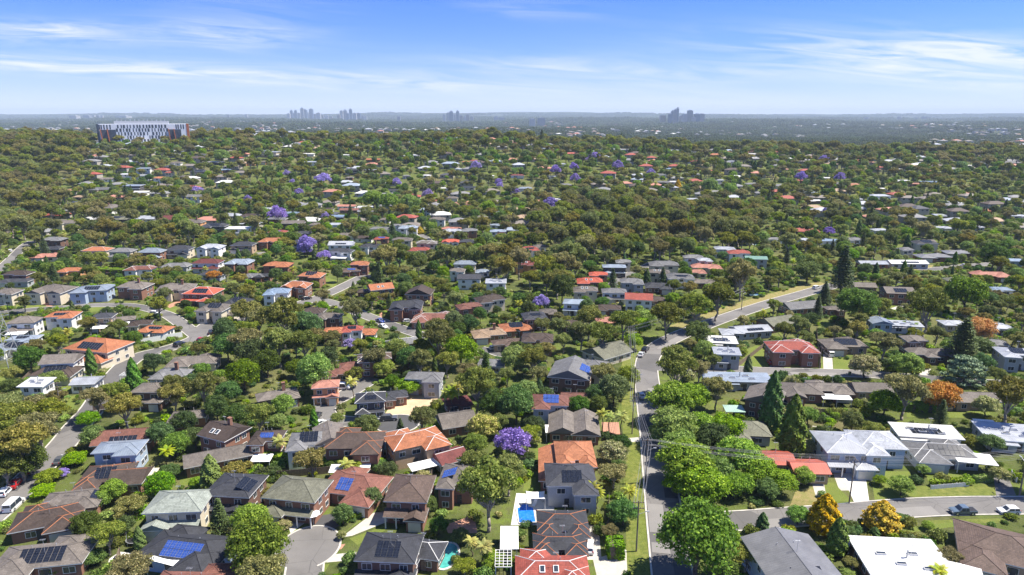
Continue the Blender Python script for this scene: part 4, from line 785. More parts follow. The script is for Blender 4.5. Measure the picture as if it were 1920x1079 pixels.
def make_kind(key, kind, seed):
    rg = np.random.default_rng(seed); tm = MB(); bark = M['barkd']
    if kind in 'EF':
        bark = M['bark']; nb = 15; cs = []; rs = []
        for i in range(nb):
            a = i*2.4+rg.uniform(-.4, .4); r = 3.9*math.sqrt((i+.4)/nb); cs.append((r*math.cos(a), r*math.sin(a), 9.2-.11*r*r+rg.uniform(-1.1, 1.0))); rs.append(rg.uniform(1.15, 1.9))
        cs += [(rg.uniform(-2, 2), rg.uniform(-2, 2), rg.uniform(5.6, 7)) for _ in range(4)]; rs += [1.5]*4
        V = blobs(rg, cs, rs, 8200, .33, .5, 1.08, .6, .72)
        limb(tm, (0, 0, -.3), (.2, .1, 3.4), .34, .26, rg)
        for c, r in list(zip(cs, rs))[::2]: limb(tm, (.2, .1, 3.2+rg.uniform(-.6, .6)), (c[0]*.85, c[1]*.85, c[2]-.5), .17, .05, rg)
        size = (4.9, 10.6, 7.6)
    elif kind in 'GDLOW':
        cs = []; rs = []; nb = 22
        for i in range(nb):
            z = 1-1.55*(i+.5)/nb; a = i*2.4+rg.uniform(-.3, .3); q = math.sqrt(max(0, 1-z*z)); s = rg.uniform(.8, 1.02)
            cs.append((3.5*q*math.cos(a)*s, 3.5*q*math.sin(a)*s, 5.3+2.9*z*s+rg.uniform(-.3, .3))); rs.append(rg.uniform(1.1, 1.85))
        cs += [(rg.uniform(-1, 1), rg.uniform(-1, 1), 5.2) for _ in range(2)]; rs += [2.3]*2
        V = blobs(rg, cs, rs, 10500, .31 if kind != 'L' else .33, .55, 1.1, .55, .85)
        limb(tm, (0, 0, -.3), (.1, -.1, 2.6), .3, .22, rg)
        for i in range(6): limb(tm, (.1, -.1, 2.4), (cs[i*3][0]*.7, cs[i*3][1]*.7, cs[i*3][2]-.6), .14, .04, rg)
        size = (4.7, 9.2, 5.2)
    elif kind == 'J':
        cs = []; rs = []
        for i in range(20):
            a = i*2.4; r = 3.9*math.sqrt((i+.5)/20); cs.append((r*math.cos(a), r*math.sin(a), 6.6-.16*r*r+rg.uniform(-.7, .6))); rs.append(rg.uniform(.9, 1.5))
        V = blobs(rg, cs, rs, 6000, .34, .4, 1.15, .8, .8); limb(tm, (0, 0, -.3), (0, 0, 2.2), .28, .2, rg)
        for i in range(0, 20, 3): limb(tm, (0, 0, 2), (cs[i][0]*.8, cs[i][1]*.8, cs[i][2]-.4), .13, .04, rg)
        size = (4.9, 7.8, 5.4)
    elif kind in 'CY':
        H, R0 = (9.0, 1.75) if kind == 'C' else (7.4, 2.9); n = 4800; h = rg.random(n)**.9; a = rg.uniform(0, 2*math.pi, n)
        prof = (1-h**(2.1 if kind == 'C' else 1.7))**.75*(.72+.28*np.minimum(1, h*5)); lump = 1+.13*np.sin(a*5+h*22)+.09*np.sin(a*9-h*31)
        rr0 = R0*prof*lump*rg.uniform(.8, 1.05, n); P = np.stack([rr0*np.cos(a), rr0*np.sin(a), .5+h*(H-.5)], 1); Nn = np.stack([np.cos(a), np.sin(a), .5+.6*h], 1)
        V = leaves(rg, P, Nn, .32 if kind == 'C' else .36, .5); limb(tm, (0, 0, -.3), (0, 0, H*.7), .2, .08, rg); size = (R0, H, H*.5)
    elif kind == 'N':
        P = []; Nn = []; H = 15.0; limb(tm, (0, 0, -.3), (0, 0, H), .32, .05, rg, 5)
        for t in range(17):
            f = t/16; z = 2.0+f*(H-2.3); L = 3.9*(1-f)**.8+.35; nb = 11
            for k in range(nb):
                a = k*2*math.pi/nb+t*.5+rg.uniform(-.15, .15); m_ = 34; s = rg.uniform(.12, 1, m_)*L*rg.uniform(.8, 1.1)
                wdt = .42*rg.normal(size=m_); P.append(np.stack([s*math.cos(a)-wdt*math.sin(a)*s/L, s*math.sin(a)+wdt*math.cos(a)*s/L, z-.10*s+.03*s*s+.12*rg.normal(size=m_)], 1))
                if k % 2 == 0: tm.tube((0, 0, z), (L*.8*math.cos(a), L*.8*math.sin(a), z-.05*L), .05, .02, 3)
        P = np.concatenate(P); V = leaves(rg, P, np.tile([0, 0, 1.0], (len(P), 1)), .38, .45); size = (4.0, H, H*.5)
    elif kind == 'B':
        cs = []; rs = []
        for t in range(7):
            z = 1.6+t*.95; L = 4.4*(1-(t/7.4)**1.6)
            for k in range(7): a = k*.9+t*.45; q = L*rg.uniform(.55, .95); cs.append((q*math.cos(a), q*math.sin(a), z-.1*q+rg.uniform(-.2, .2))); rs.append(rg.uniform(.9, 1.5))
        V = blobs(rg, cs, rs, 7500, .34, .3, 1.1, .4, .36); limb(tm, (0, 0, -.3), (0, 0, 7.2), .35, .1, rg); size = (4.7, 8.2, 4.5)
    elif kind == 'P':
        H = 6.5; limb(tm, (0, 0, -.3), (.3, .1, H), .2, .15, rg, 5); Vs = []
        for k in range(22):
            a = k*2.4; el = 1.15-1.5*((k % 11)/11); L = rg.uniform(2.3, 3.0); pp = np.array([.3, .1, H]); d = np.array([math.cos(a)*math.cos(el), math.sin(a)*math.cos(el), math.sin(el)]); sd_ = np.array([-math.sin(a), math.cos(a), 0])
            for i in range(9):
                q = pp+d*L/9; d = d+np.array([0, 0, -.17]); d /= np.linalg.norm(d); w0 = .55*math.sin(math.pi*min(1, (i+.8)/9.6)); 
                for s_ in (-1, 1):
                    for u in (0, .5):
                        a0 = pp+(q-pp)*u; a1 = pp+(q-pp)*(u+.42); tip = sd_*s_*w0+np.array([0, 0, -.32*w0])+d*.12
                        Vs += [a0, a1, a1+tip, a0+tip*1.05]
                pp = q
        V = np.array(Vs); size = (2.9, 7.6, 6.6)
    elif kind == 'S':
        cs = [(rg.uniform(-.7, .7), rg.uniform(-.7, .7), rg.uniform(.55, 1.0)) for _ in range(6)]; V = blobs(rg, cs, [.8]*6, 750, .27, .6, 1.08, .5, .85); tm.tube((0, 0, -.2), (0, 0, .8), .08, .04); size = (1.35, 1.8, .85)
    KINDS[key] = dict(me=np_mesh('crown', V, LM_[{'S': key[2] if len(key) > 2 else 'G'}.get(kind, kind)]), trunk=tm, bark=bark, size=size, kind=kind, first=None)
    me = tm; 
for i, k in enumerate(['E0','E1','E2','E3','F0','F1','G0','G1','G2','D0','D1','L0','L1','O0','W0','J0','J1','C0','C1','Y0','N0','B0','P0','P1','S0G','S1L','S2D','S3E','S4W']): make_kind(k, k[0], 100+i)
TNAME = {'E':('gum_tree','tree'),'F':('gum_tree','tree'),'G':('broadleaf_tree','tree'),'D':('evergreen_tree','tree'),'L':('broadleaf_tree','tree'),'O':('broadleaf_tree','tree'),'W':('flowering_tree','tree'),'J':('jacaranda_tree','tree'),
 'C':('cypress_tree','tree'),'Y':('golden_conifer','tree'),'N':('pine_tree','tree'),'B':('cedar_tree','tree'),'P':('palm_tree','palm'),'S':('shrub','shrub')}
TLOOK = {'E':'olive gum tree','F':'greyish brown gum tree','G':'green leafy tree','D':'dark green dense tree','L':'bright lime green tree','O':'orange leaved tree','W':'tree with pale blossom','J':'purple flowering jacaranda',
 'C':'dark green cypress','Y':'golden yellow conifer','N':'dark tiered pine','B':'blue-grey layered cedar','P':'palm with feathery fronds','S':'green garden shrub'}
TGROUP = {'E':'gum trees','F':'gum trees','G':'leafy garden trees','D':'dark evergreen trees','L':'leafy garden trees','O':'leafy garden trees','W':'leafy garden trees','J':'purple jacarandas','C':'cypresses','Y':'golden conifers','N':'tiered pines','B':'cedars','P':'palms','S':'garden shrubs'}
def tree(key, x, y, r, px=None, py=None, lab=None, hs=None, look=None):
    K = KINDS[key]; k = K['kind']; s = r/K['size'][0]; z = T(x, y)
    sz = s*(hs if hs else rnd.uniform(.92, 1.12))
    root = empty(TNAME[k][0], (x, y, z), rnd.uniform(0, 6.28), (s, s, sz))
    if K['first'] is None:
        c = bpy.data.objects.new('crown', K['me']); C.objects.link(c); c.parent = root
        t = K['trunk'].build('trunk', K['bark'], root, smooth=True); K['first'] = (c, t)
    else:
        for o in K['first']: q = o.copy(); C.objects.link(q); q.parent = root
    if px is None: px, py, _ = pix((x, y, z+K['size'][2]*sz))
    dep = pix((x, y, z))[2]; rp = r*FPX/dep
    szw = 'huge ' if r > 7.2 else ('large ' if r > 5.4 else ('small ' if r < 3.4 and k not in 'CYPS' else ''))
    root['group'] = TGROUP[k]
    THINGS.append([root, look or (szw+TLOOK[k]), TNAME[k][1], px, py, lab])
    return root
def vary(k):
    n = [q for q in KINDS if q[0] == k]; return n[rnd.randrange(len(n))]
# hand placed: crown centre in the photograph, crown radius, kind, optional height stretch
HT = [(1310,1008,78,'G',1),(1258,752,46,'L',.9),(1262,800,48,'L',.8),(1285,865,55,'L',.8),(1385,855,48,'L',.8),(1338,825,38,'D',.9),(1320,905,50,'L',.7),(1300,745,36,'L',.8),(1275,835,40,'L',.8),(1420,880,40,'L',.75),(1340,880,40,'G',.8),(1360,800,34,'L',.8),(1310,800,36,'G',.85),(1380,905,36,'G',.7),(1270,905,30,'L',.7),(1240,815,26,'L',.8),(1268,680,42,'E',1.1),(1345,725,28,'F',1.1),(1312,690,24,'F',1),(1322,656,22,'L',.9),(1308,624,27,'D',.9),
(1449,752,20,'C',1.15),(1488,798,24,'C',1),(1525,836,24,'W',.6),(1515,778,20,'G',1),(1462,902,34,'L',.7),(1508,892,22,'L',.8),(1440,915,26,'G',.8),(1548,962,31,'Y',1),(1655,966,33,'Y',.72),(1572,1005,19,'C',.8),(1430,980,12,'C',.7),(1497,965,24,'G',.75),
(1690,910,26,'L',.7),(1650,900,14,'G',.7),(1765,742,36,'O',.85),(1700,728,42,'F',1),(1660,755,30,'G',.9),(1895,735,42,'F',1.2),(1812,690,40,'B',.8),(1808,640,34,'N',.7),(1622,685,30,'W',.8),(1702,684,30,'L',.8),(1660,640,30,'F',.8),(1838,618,30,'O',.9),(1838,650,26,'D',.8),
(1608,572,37,'D',1),(1740,570,36,'E',1.2),(1812,548,36,'G',1.1),(1865,478,27,'D',.9),(1583,505,24,'N',1),(1547,552,15,'N',.9),(1515,508,24,'D',.9),(1380,520,24,'G',1),(1392,505,22,'D',1),(1345,552,34,'E',1),(1305,572,32,'E',1),(1250,590,32,'E',1),(1200,612,20,'L',1),(1170,600,30,'E',1),(1208,595,22,'L',.8),(1130,625,30,'E',1),(1190,640,18,'L',.9),(1090,620,26,'E',1),
(1152,728,32,'D',1),(1178,705,24,'G',.9),(1133,697,27,'F',1),(1120,740,24,'D',.9),(1130,775,17,'P',1),(1143,782,15,'P',1),(1166,782,17,'P',1),(1150,848,30,'W',.8),(1152,885,32,'F',.7),(1165,830,20,'D',.8),(1108,915,20,'P',1),(1120,922,16,'P',1),(1180,920,20,'P',.8),(1168,960,32,'D',.8),(1142,995,18,'F',.8),
(962,823,38,'J',1.05),(905,800,32,'W',.9),(930,790,26,'E',.8),(990,815,26,'E',.9),(968,757,38,'D',1),(925,760,28,'D',1),(1010,700,22,'E',.9),(915,905,58,'E',1.15),(955,880,36,'E',1),(890,865,34,'E',.9),(895,718,38,'E',1.1),(875,695,24,'F',1),(965,672,28,'G',1),(1000,670,26,'E',1),
(665,578,28,'E',1),(605,553,16,'F',1),(480,1022,58,'G',1),(470,975,38,'G',.9),(240,950,32,'F',.8),(212,920,26,'L',.9),(190,935,22,'L',.8),(160,985,28,'D',1),(200,1000,34,'E',.9),(230,985,24,'D',.8),(175,1045,24,'G',.6),(130,1048,22,'G',.6),(105,1060,22,'L',.6),(165,1020,18,'P',.7),
(318,885,20,'D',.8),(395,890,20,'C',.8),(368,905,16,'L',.7),(80,920,24,'L',.45),(90,893,24,'G',.6),(112,885,18,'J',.5),(30,830,52,'F',1),(70,800,45,'F',.9),(20,780,42,'E',1),(95,770,34,'E',.9),(45,865,40,'D',.8),(60,760,34,'F',.9),(10,870,34,'E',1),(175,818,26,'G',.9),(140,860,24,'L',.5),
(180,745,30,'F',1),(232,760,34,'F',1),(215,735,26,'E',1.1),(165,785,22,'G',.7),(250,708,14,'C',1.1),(98,712,24,'G',.9),(55,672,28,'D',1),(28,752,15,'D',1),(75,752,22,'G',.8),(325,720,24,'E',1.2),(380,720,28,'E',1.2),(345,790,24,'D',.9),(300,815,26,'D',1),(330,830,30,'G',.8),(310,845,18,'P',.8),(365,820,24,'D',.9),(405,765,24,'D',1.1),(445,780,30,'D',.8),
(455,700,34,'G',1),(425,735,26,'D',.9),(470,660,32,'D',1),(590,695,36,'G',1.2),(555,690,22,'G',.9),(530,760,24,'G',1),(520,790,20,'G',.8),(520,640,34,'E',1),(460,635,34,'F',1),(570,640,30,'E',1),(500,680,28,'D',1),(425,650,28,'D',1),(660,643,20,'J',.8),(705,668,26,'F',1),(720,690,22,'G',.9),(660,715,16,'P',1),(665,700,18,'E',1),(765,672,26,'D',1),(745,655,26,'G',.9),(735,715,16,'G',.9),(765,725,26,'L',.6),(795,720,22,'L',.5),
(820,625,34,'E',1.2),(865,655,34,'G',1),(850,600,20,'D',1),(790,650,22,'E',1),(715,748,16,'D',.9),(632,785,14,'G',.9),(588,785,8,'C',1),(688,797,26,'G',.9),(845,735,20,'P',1),(855,725,18,'P',1),(838,740,16,'P',1),(818,800,14,'L',.6),(525,828,20,'P',.9),(650,870,20,'P',.7),(668,868,16,'P',.7),(620,868,16,'G',.6),(710,872,20,'G',.6),(695,932,22,'D',.95),
(545,965,14,'W',.6),(500,925,18,'F',.7),(510,965,20,'D',.7),(530,985,18,'W',.6),(800,945,22,'G',.9),(822,985,20,'D',.9),(905,1025,22,'P',.8),(885,1015,18,'P',.8),(925,1050,24,'L',.6),(918,1043,7,'Y',.5),(640,1003,10,'W',.9),(870,1060,24,'E',.6),(1600,1055,18,'F',.7),(1590,1000,16,'D',.8),(1780,1040,26,'F',.7),(1760,1070,22,'P',.7),(1740,985,12,'G',.7),(1640,1000,10,'C',.5),(1875,890,20,'W',.8),(1850,760,24,'W',.9),(1860,830,24,'G',.7),(1590,1075,16,'L',.5),(1730,880,14,'L',.8),(1400,1040,34,'E',.7),(1360,1060,30,'G',.7),
(575,455,16,'J',1),(570,466,13,'J',.7),(607,477,12,'J',.7),(520,400,16,'J',1),(606,402,9,'J',1),(605,334,15,'J',.7),(560,358,8,'J',.8),(1014,562,17,'J',1.2),(1042,317,10,'J',1),(1078,332,9,'J',1),(1076,312,8,'J',1),(1115,291,12,'J',.6),(1098,298,7,'J',.6),(1158,308,10,'J',1),(1220,323,8,'J',1),(1033,382,16,'J',1),(1398,397,7,'J',1),(1548,396,7,'J',1),(1555,432,10,'J',.8),(1697,519,11,'J',.9),(802,363,10,'J',1),(893,309,10,'J',1),(937,347,6,'J',1),(1546,296,9,'J',.7),(1502,330,10,'J',1),(538,325,7,'J',1),(744,340,8,'J',1),(548,340,5,'J',1),(465,372,7,'J',1),(370,355,10,'J',.6),(352,428,9,'J',.6),(966,357,8,'J',1),(1575,330,9,'J',1),(935,340,7,'J',1),
(1271,347,7,'Y',1.2),(788,432,7,'Y',.8),(945,492,7,'Y',.8),(880,473,8,'L',1),(940,443,9,'O',.8),(850,478,10,'O',.7),(402,516,16,'O',.6),(730,380,26,'L',1),(700,375,24,'L',1),(768,382,20,'L',1),(915,390,16,'L',1),(1330,350,18,'L',1),(1370,355,14,'L',1),(145,508,11,'D',1.2),(632,512,12,'D',1.4),(712,515,6,'C',1.3),(590,535,10,'G',1),(1100,575,14,'D',1.3),(900,590,14,'D',1.2),(785,620,6,'C',1.4),(415,292,16,'L',.9),(1105,500,14,'D',1)]
TREES = []     # accepted (x,y,r,key,score,px,py,hs)
for px, py, rp, k, hs in HT:
    if k == 'J' and py < 480: rp *= 1.2; hs *= 1.35
    key = vary(k); K = KINDS[key]
    P = at(px, py, 5); r = rp*pix(P)[2]/FPX
    for _ in range(3):
        s = r/K['size'][0]; P = at(px, py, K['size'][2]*s*hs); r = min(rp*pix((P.x, P.y, P.z+4))[2]/FPX, 9.5)
    TREES.append((P.x, P.y, r, key, 1e6 if k in 'JYOBNWPC' else rp*1.3, px, py, hs))
HA = np.array([(h[6], h[7], h[8]/2, h[9], h[10]) for h in HOUSES])
HXY = np.array([(h[0], h[1], h[2], h[3], h[4], h[5]) for h in HOUSES])
RP = np.array([p for l, _ in ROADS for p in l]); RW = np.array([w_ for l, w_ in ROADS for p in l])
seg = [];
for l, w_ in ROADS:
    for a, b_ in zip(l, l[1:]): seg.append((*a, *b_, w_))
SEG = np.array(seg)
def clear(x, y, r):
    d = HXY[:, :2]-(x, y); m = (np.abs(d[:, 0]) < 45) & (np.abs(d[:, 1]) < 45); h = HXY[m]; d = -d[m]
    if len(h):
        u = d[:, 0]*h[:, 2]+d[:, 1]*h[:, 3]; v = -d[:, 0]*h[:, 3]+d[:, 1]*h[:, 2]
        if np.any((np.abs(u) < h[:, 4]+r) & (np.abs(v) < h[:, 5]+r)): return False
    ax, ay, bx, by, w_ = SEG.T; dx, dy = bx-ax, by-ay; t = np.clip(((x-ax)*dx+(y-ay)*dy)/(dx*dx+dy*dy+1e-9), 0, 1)
    if np.any((ax+t*dx-x)**2+(ay+t*dy-y)**2 < (w_+r*.8)**2): return False
    for P in PATCH:
        if abs(P[0][0]-x) < 60 and abs(P[0][1]-y) < 60 and inpoly(x, y, P): return False
    for a, b_, q in KEEP:
        if (a-x)**2+(b_-y)**2 < (q+r)**2: return False
    return True
grid = {}
def gadd(x, y, r): grid.setdefault((int(x//16), int(y//16)), []).append((x, y, r))
def gfree(x, y, r, f):
    i, j = int(x//16), int(y//16)
    for a in (i-1, i, i+1):
        for b_ in (j-1, j, j+1):
            for X, Y, Q in grid.get((a, b_), ()):
                if (X-x)**2+(Y-y)**2 < (f*(Q+r))**2: return False
    return True
for t in TREES: gadd(t[0], t[1], t[2])
tr = random.Random(21); cnt = 0
MIX_S = ['E']*7+['F']*4+['G']*8+['D']*7+['L']*2+['C','P','N','W']; MIX_W = ['E']*8+['F']*5+['D']+['G']
while cnt < 42000:
    cnt += 1; y = 95+1480*tr.random()**.62; x = tr.uniform(-.86, .86)*(y+25); z = T(x, y); px, py, dep = pix((x, y, z+5))
    if not (-60 < px < 1980 and py < 1120): continue
    wood = any(inpoly(px, py, P) for P in WOODS); far = y > 1060
    n_ = noise.noise(Vector((x*.011, y*.011, .5)))
    k = tr.choice(MIX_W if (wood or (far and tr.random() < .6)) else MIX_S)
    if not wood and n_ > .12 and tr.random() < .5: k = tr.choice('EFE')
    r = {'E':4.6,'F':4.6,'G':3.6,'D':3.4,'L':3.2,'C':1.5,'P':2.4,'N':3.2,'W':2.4}[k]*tr.uniform(.62, 1.3)
    if wood or far: r *= 1.3
    elif dep > 330: r *= 1.08
    if 820 < y < 1200: r *= 1.28
    if dep < 330 and not wood: r = min(r*.85, 4.0); 
    elif dep < 400 and not wood: r *= .85
    if not wood and not far and n_ < -.22 and tr.random() < .55: continue
    if not clear(x, y, r*(.45 if not wood else .3)): continue
    if not gfree(x, y, r, .62 if (wood or far) else .8): continue
    key = vary(k); K = KINDS[key]; s = r/K['size'][0]; hs = tr.uniform(.9, 1.15)*(1.12 if wood else 1)
    cx, cy, _ = pix((x, y, z+K['size'][2]*s*hs)); rp = r*FPX/dep; rh = rp*.9
    # leave the roofs that can be seen in the photograph open to view
    ov = (np.abs(HA[:, 0]-cx) < HA[:, 2]*.75+rp*.55) & (np.abs(HA[:, 1]-HA[:, 3]*.2-cy) < HA[:, 3]*.75+rh*.55) & (HA[:, 4] > dep)
    ov1 = ov[:len(HL)] if dep < 430 else ((np.abs(HA[:, 0]-cx) < HA[:, 2]*.7+rp*.35) & (np.abs(HA[:, 1]-cy) < HA[:, 3]*.7+rh*.4) & (HA[:, 4] > dep))[:len(HL)]
    if np.any(ov1) and tr.random() < (.96 if dep < 600 else .88): continue
    if dep < 700 and not wood:
        hide = False
        for line, hw_ in ROADS[:12]:
            for q in line[::2]:
                if q[1] > y and q[1] < y+60:
                    a = pix((q[0], q[1], 0))
                    if abs(a[0]-cx) < rp*.8 and abs(a[1]-cy) < rh*.8: hide = True; break
            if hide: break
        if hide and tr.random() < .97: continue
    gadd(x, y, r); TREES.append((x, y, r, key, rp*(.9 if cy > -20 else 0), cx, cy, hs))
TREES.sort(key=lambda t: -t[4])
print('trees', len(TREES))
NIND = 295
for x, y, r, key, sc_, px, py, hs in TREES[:NIND]: tree(key, x, y, r, px, py, None, hs)
# shrubs: low bushes along fences and beds
SH = []
cnt = 0
while cnt < 60000:
    cnt += 1; y = 90+560*tr.random()**.75; x = tr.uniform(-.84, .84)*(y+20); px, py, dep = pix((x, y, T(x, y)+.8))
    if not (-40 < px < 1960 and py < 1110): continue
    n_ = noise.noise(Vector((x*.045, y*.045, 7)))
    if n_ < .0 and tr.random() < .75: continue
    r = tr.uniform(.6, 1.7)*(1.25 if tr.random() < .2 else 1)
    if not clear(x, y, r*.8-.5) or not gfree(x, y, r, .62): continue
    cx, cy, _ = px, py, 0; rp = r*FPX/dep
    ov = (np.abs(HA[:, 0]-cx) < HA[:, 2]*.9+rp*.5) & (np.abs(HA[:, 1]-cy) < HA[:, 3]*.8+rp*.5) & (HA[:, 4] > dep)
    if np.any(ov): continue
    gadd(x, y, r*.8); SH.append((x, y, r, tr.choice(['S0G','S0G','S1L','S2D','S2D','S3E','S4W','S3E']), rp, px, py, tr.uniform(.7, 1.3)))
SH.sort(key=lambda t: -t[4]); print('shrubs', len(SH))
SL = {'S0G':'green rounded shrub','S1L':'lime green shrub','S2D':'dark green shrub','S3E':'olive brown shrub','S4W':'pale blossoming shrub'}
for x, y, r, key, sc_, px, py, hs in SH[:250]: tree(key, x, y, r, px, py, None, hs, SL[key])

def scatter(name, pts, label, cat, comps):
    """pts: (x,y,z,scale_xy,scale_z,rot,idx); one stuff object whose points carry real tree geometry"""
    me = bpy.data.meshes.new(name); me.from_pydata([p[:3] for p in pts], [], [])
    for nm, typ, col in (('scl', 'FLOAT_VECTOR', [c for p in pts for c in (p[3], p[3], p[4])]), ('rot', 'FLOAT_VECTOR', [c for p in pts for c in (0, 0, p[5])]), ('idx', 'INT', [p[6] for p in pts])):
        a = me.attributes.new(nm, typ, 'POINT'); a.data.foreach_set('vector' if typ == 'FLOAT_VECTOR' else 'value', col)
    o = bpy.data.objects.new(name, me); C.objects.link(o); ng = bpy.data.node_groups.new(name, 'GeometryNodeTree')
    ng.interface.new_socket('Geometry', in_out='INPUT', socket_type='NodeSocketGeometry'); ng.interface.new_socket('Geometry', in_out='OUTPUT', socket_type='NodeSocketGeometry')
    gi = ng.nodes.new('NodeGroupInput'); go = ng.nodes.new('NodeGroupOutput'); jn_ = ng.nodes.new('GeometryNodeJoinGeometry')
    def attr(n, t): q = ng.nodes.new('GeometryNodeInputNamedAttribute'); q.data_type = t; q.inputs['Name'].default_value = n; return q.outputs[0]
    sc_, ro_, ix_ = attr('scl', 'FLOAT_VECTOR'), attr('rot', 'FLOAT_VECTOR'), attr('idx', 'INT')
    for i, obs in enumerate(comps):
        j2 = ng.nodes.new('GeometryNodeJoinGeometry')
        for ob in obs: oi = ng.nodes.new('GeometryNodeObjectInfo'); oi.inputs['Object'].default_value = ob; oi.transform_space = 'ORIGINAL'; ng.links.new(oi.outputs['Geometry'], j2.inputs[0])
        cmp_ = ng.nodes.new('FunctionNodeCompare'); cmp_.data_type = 'INT'; cmp_.operation = 'EQUAL'; ng.links.new(ix_, cmp_.inputs[2]); cmp_.inputs[3].default_value = i
        ip = ng.nodes.new('GeometryNodeInstanceOnPoints'); ng.links.new(gi.outputs[0], ip.inputs['Points']); ng.links.new(cmp_.outputs[0], ip.inputs['Selection']); ng.links.new(j2.outputs[0], ip.inputs['Instance'])
        ng.links.new(sc_, ip.inputs['Scale']); ng.links.new(ro_, ip.inputs['Rotation']); ng.links.new(ip.outputs[0], jn_.inputs[0])
    ng.links.new(jn_.outputs[0], go.inputs[0]); md = o.modifiers.new('scatter', 'NODES'); md.node_group = ng
    tag(o, label, cat, kind='stuff'); return o
def scat_trees(name, lst, label, cat):
    ks = sorted({t[3] for t in lst}); 
    for k in ks:
        if KINDS[k]['first'] is None: raise RuntimeError('no prototype '+k)
    pts = []
    for x, y, r, key, _, px, py, hs in lst: s = r/KINDS[key]['size'][0]; pts.append((x, y, T(x, y), s, s*hs, tr.uniform(0, 6.28), ks.index(key)))
    scatter(name, pts, label, cat, [KINDS[k]['first'] for k in ks])
have = {k for k in KINDS if KINDS[k]['first']}
def fix(t):
    if t[3] in have: return t
    c = [k for k in have if k[0] == t[3][0]] or ['E0']; return t[:3]+(c[0],)+t[4:]
scat_trees('woodland', [fix(t) for t in TREES[NIND:]], 'thousands of gum trees and garden trees merging into one canopy over the suburb', 'woodland')
scat_trees('shrubbery', [fix(t) for t in SH[250:]], 'countless low garden bushes filling beds and fence lines between the houses', 'shrubbery')
# far canopy: groves with the real size of a block of trees, thinning out to the horizon
def grove_mesh(seed, n, ext, mt):
    rg = np.random.default_rng(seed); cs = []; rs = []
    for i in range(n): cs.append((rg.uniform(-ext, ext), rg.uniform(-ext, ext), rg.uniform(4, 11))); rs.append(rg.uniform(3.5, 7))
    return blobs(rg, cs, rs, n*44, 2.6, .7, 1.05, .35, .85)
GR = []
for i in range(3):
    me = np_mesh('far_canopy', grove_mesh(40+i, 34, 34, None), LM_['Z']); 
    GR.append(me)
fp = []
rg = np.random.default_rng(3); yy = 1480.0
while yy < 15500:
    step = 46*(1 if yy < 3500 else (yy/3500)**1.15); wdt = .84*yy; x = -wdt
    while x < wdt:
        X = x+rg.uniform(-.4, .4)*step; Y = yy+rg.uniform(-.5, .5)*step*1.6; x += step*1.15
        if noise.noise(Vector((X*.0013, Y*.0009, 4))) < -.32 and rg.random() < .8: continue
        s = step/52; fp.append((X, Y, T(X, Y)-1, s*rg.uniform(.8, 1.3), min(s, 2.6)*rg.uniform(.8, 1.35), rg.uniform(0, 6.28), int(rg.integers(0, 3))))
    yy += step*1.7
print('groves', len(fp))
gobs = []
for me in GR:    # three stretches of canopy that really stand on the far side of the ridge
    X, Y = (-500+600*len(gobs)), 1560; o = bpy.data.objects.new('far_wood', me); C.objects.link(o); o.location = (X, Y, T(X, Y)-1); tag(o, 'belt of trees on the far side of the ridge seen as one mass', 'woodland', kind='stuff'); gobs.append((o,))
scatter('distant_forest', fp, 'blue-grey forest canopy of the far plain stretching to the horizon', 'forest', gobs)

# ------------------------------------------------------------------ hospital on the ridge and other long buildings
def add_thing(root, look, cat, px, py, lab=None, group=None):
    if group: root['group'] = group
    THINGS.append([root, look, cat, px, py, lab]); return root
M['panel'] = plain('white_cladding', (.72, .74, .78), .5, var=.06, scale=.2); M['darkpanel'] = plain('dark_glazed_cladding', (.05, .065, .09), .3, var=.3, scale=.2); M['fin'] = plain('rust_orange_cladding', (.42, .13, .05), .6)
hp = Vector((-.524*1010, 1010, 0)); hp.z = T(hp.x, hp.y)-2
hr = empty('hospital', hp, R(24), (.88, 1, 1)); q = MB(); q.box(-66, 66, -14, 18, 0, 32); q.build('wall', M['panel'], hr)
hrg = random.Random(2)
for fl in range(6):
    for c_ in range(17):
        xx = -38+c_*4.5+(fl % 2)*1.6+hrg.uniform(-.5, .5)
        if hrg.random() < .08 or xx > 34: continue
        q = MB(); ww = hrg.choice((1.5, 2.2, 2.8)); z0 = 1.5+fl*5.0; q.box(xx-ww/2, xx+ww/2, -14.12, -14.0, z0, z0+4.6); q.build('window', M['darkpanel'], hr)
for xx in (-62, -59.4, -55.6, -51.5, -47.2, 47.5, 50.5, 54.6, 58.2): q = MB(); q.box(xx-.9, xx+.9, -14.12, -14, 25, 31.4); q.build('window', M['darkpanel'], hr)
for s_, x0, x1 in ((0, -61, -40), (1, 36, 54)):
    q = MB(); q.box(x0, x1, -14.25, -14.125, 0, 24.5); q.build('recessed_bay', M['darkpanel'], hr)
    for xx in (x0, (x0+x1)/2-1):
        q = MB(); q.add([(xx+1.2,-14.3,0),(xx+2.4,-14.3,0),(xx+.3,-14.3,25),(xx-.9,-14.3,25),(xx+1.2,-16.5,0),(xx+2.4,-16.5,0),(xx+.3,-16.5,25),(xx-.9,-16.5,25)], [(0,1,2,3),(7,6,5,4),(4,5,1,0),(5,6,2,1),(6,7,3,2),(7,4,0,3)]); q.build('fin', M['fin'], hr)
q = MB(); q.box(62.5, 66.3, -14.4, -6, 0, 32.2); q.build('end_panel', M['fin'], hr)
q = MB(); q.box(-66.3, -63, -14.4, 18.2, 0, 32.2); q.build('end_panel', M['darkpanel'], hr)
q = MB(); q.box(-42, 36, -8, 12, 32, 36); q.build('roof_plant', M['steel'], hr)
for k in range(12): q = MB(); q.tube((-38+k*6.3+hrg.uniform(-1, 1), 0, 36), (-38+k*6.3, 0, 38.4), .35); q.build('exhaust_pipe', M['alu'], hr)
q = MB(); q.box(-34, 10, -26, -14.4, 0, 6); q.build('entrance_block', M['panel'], hr)
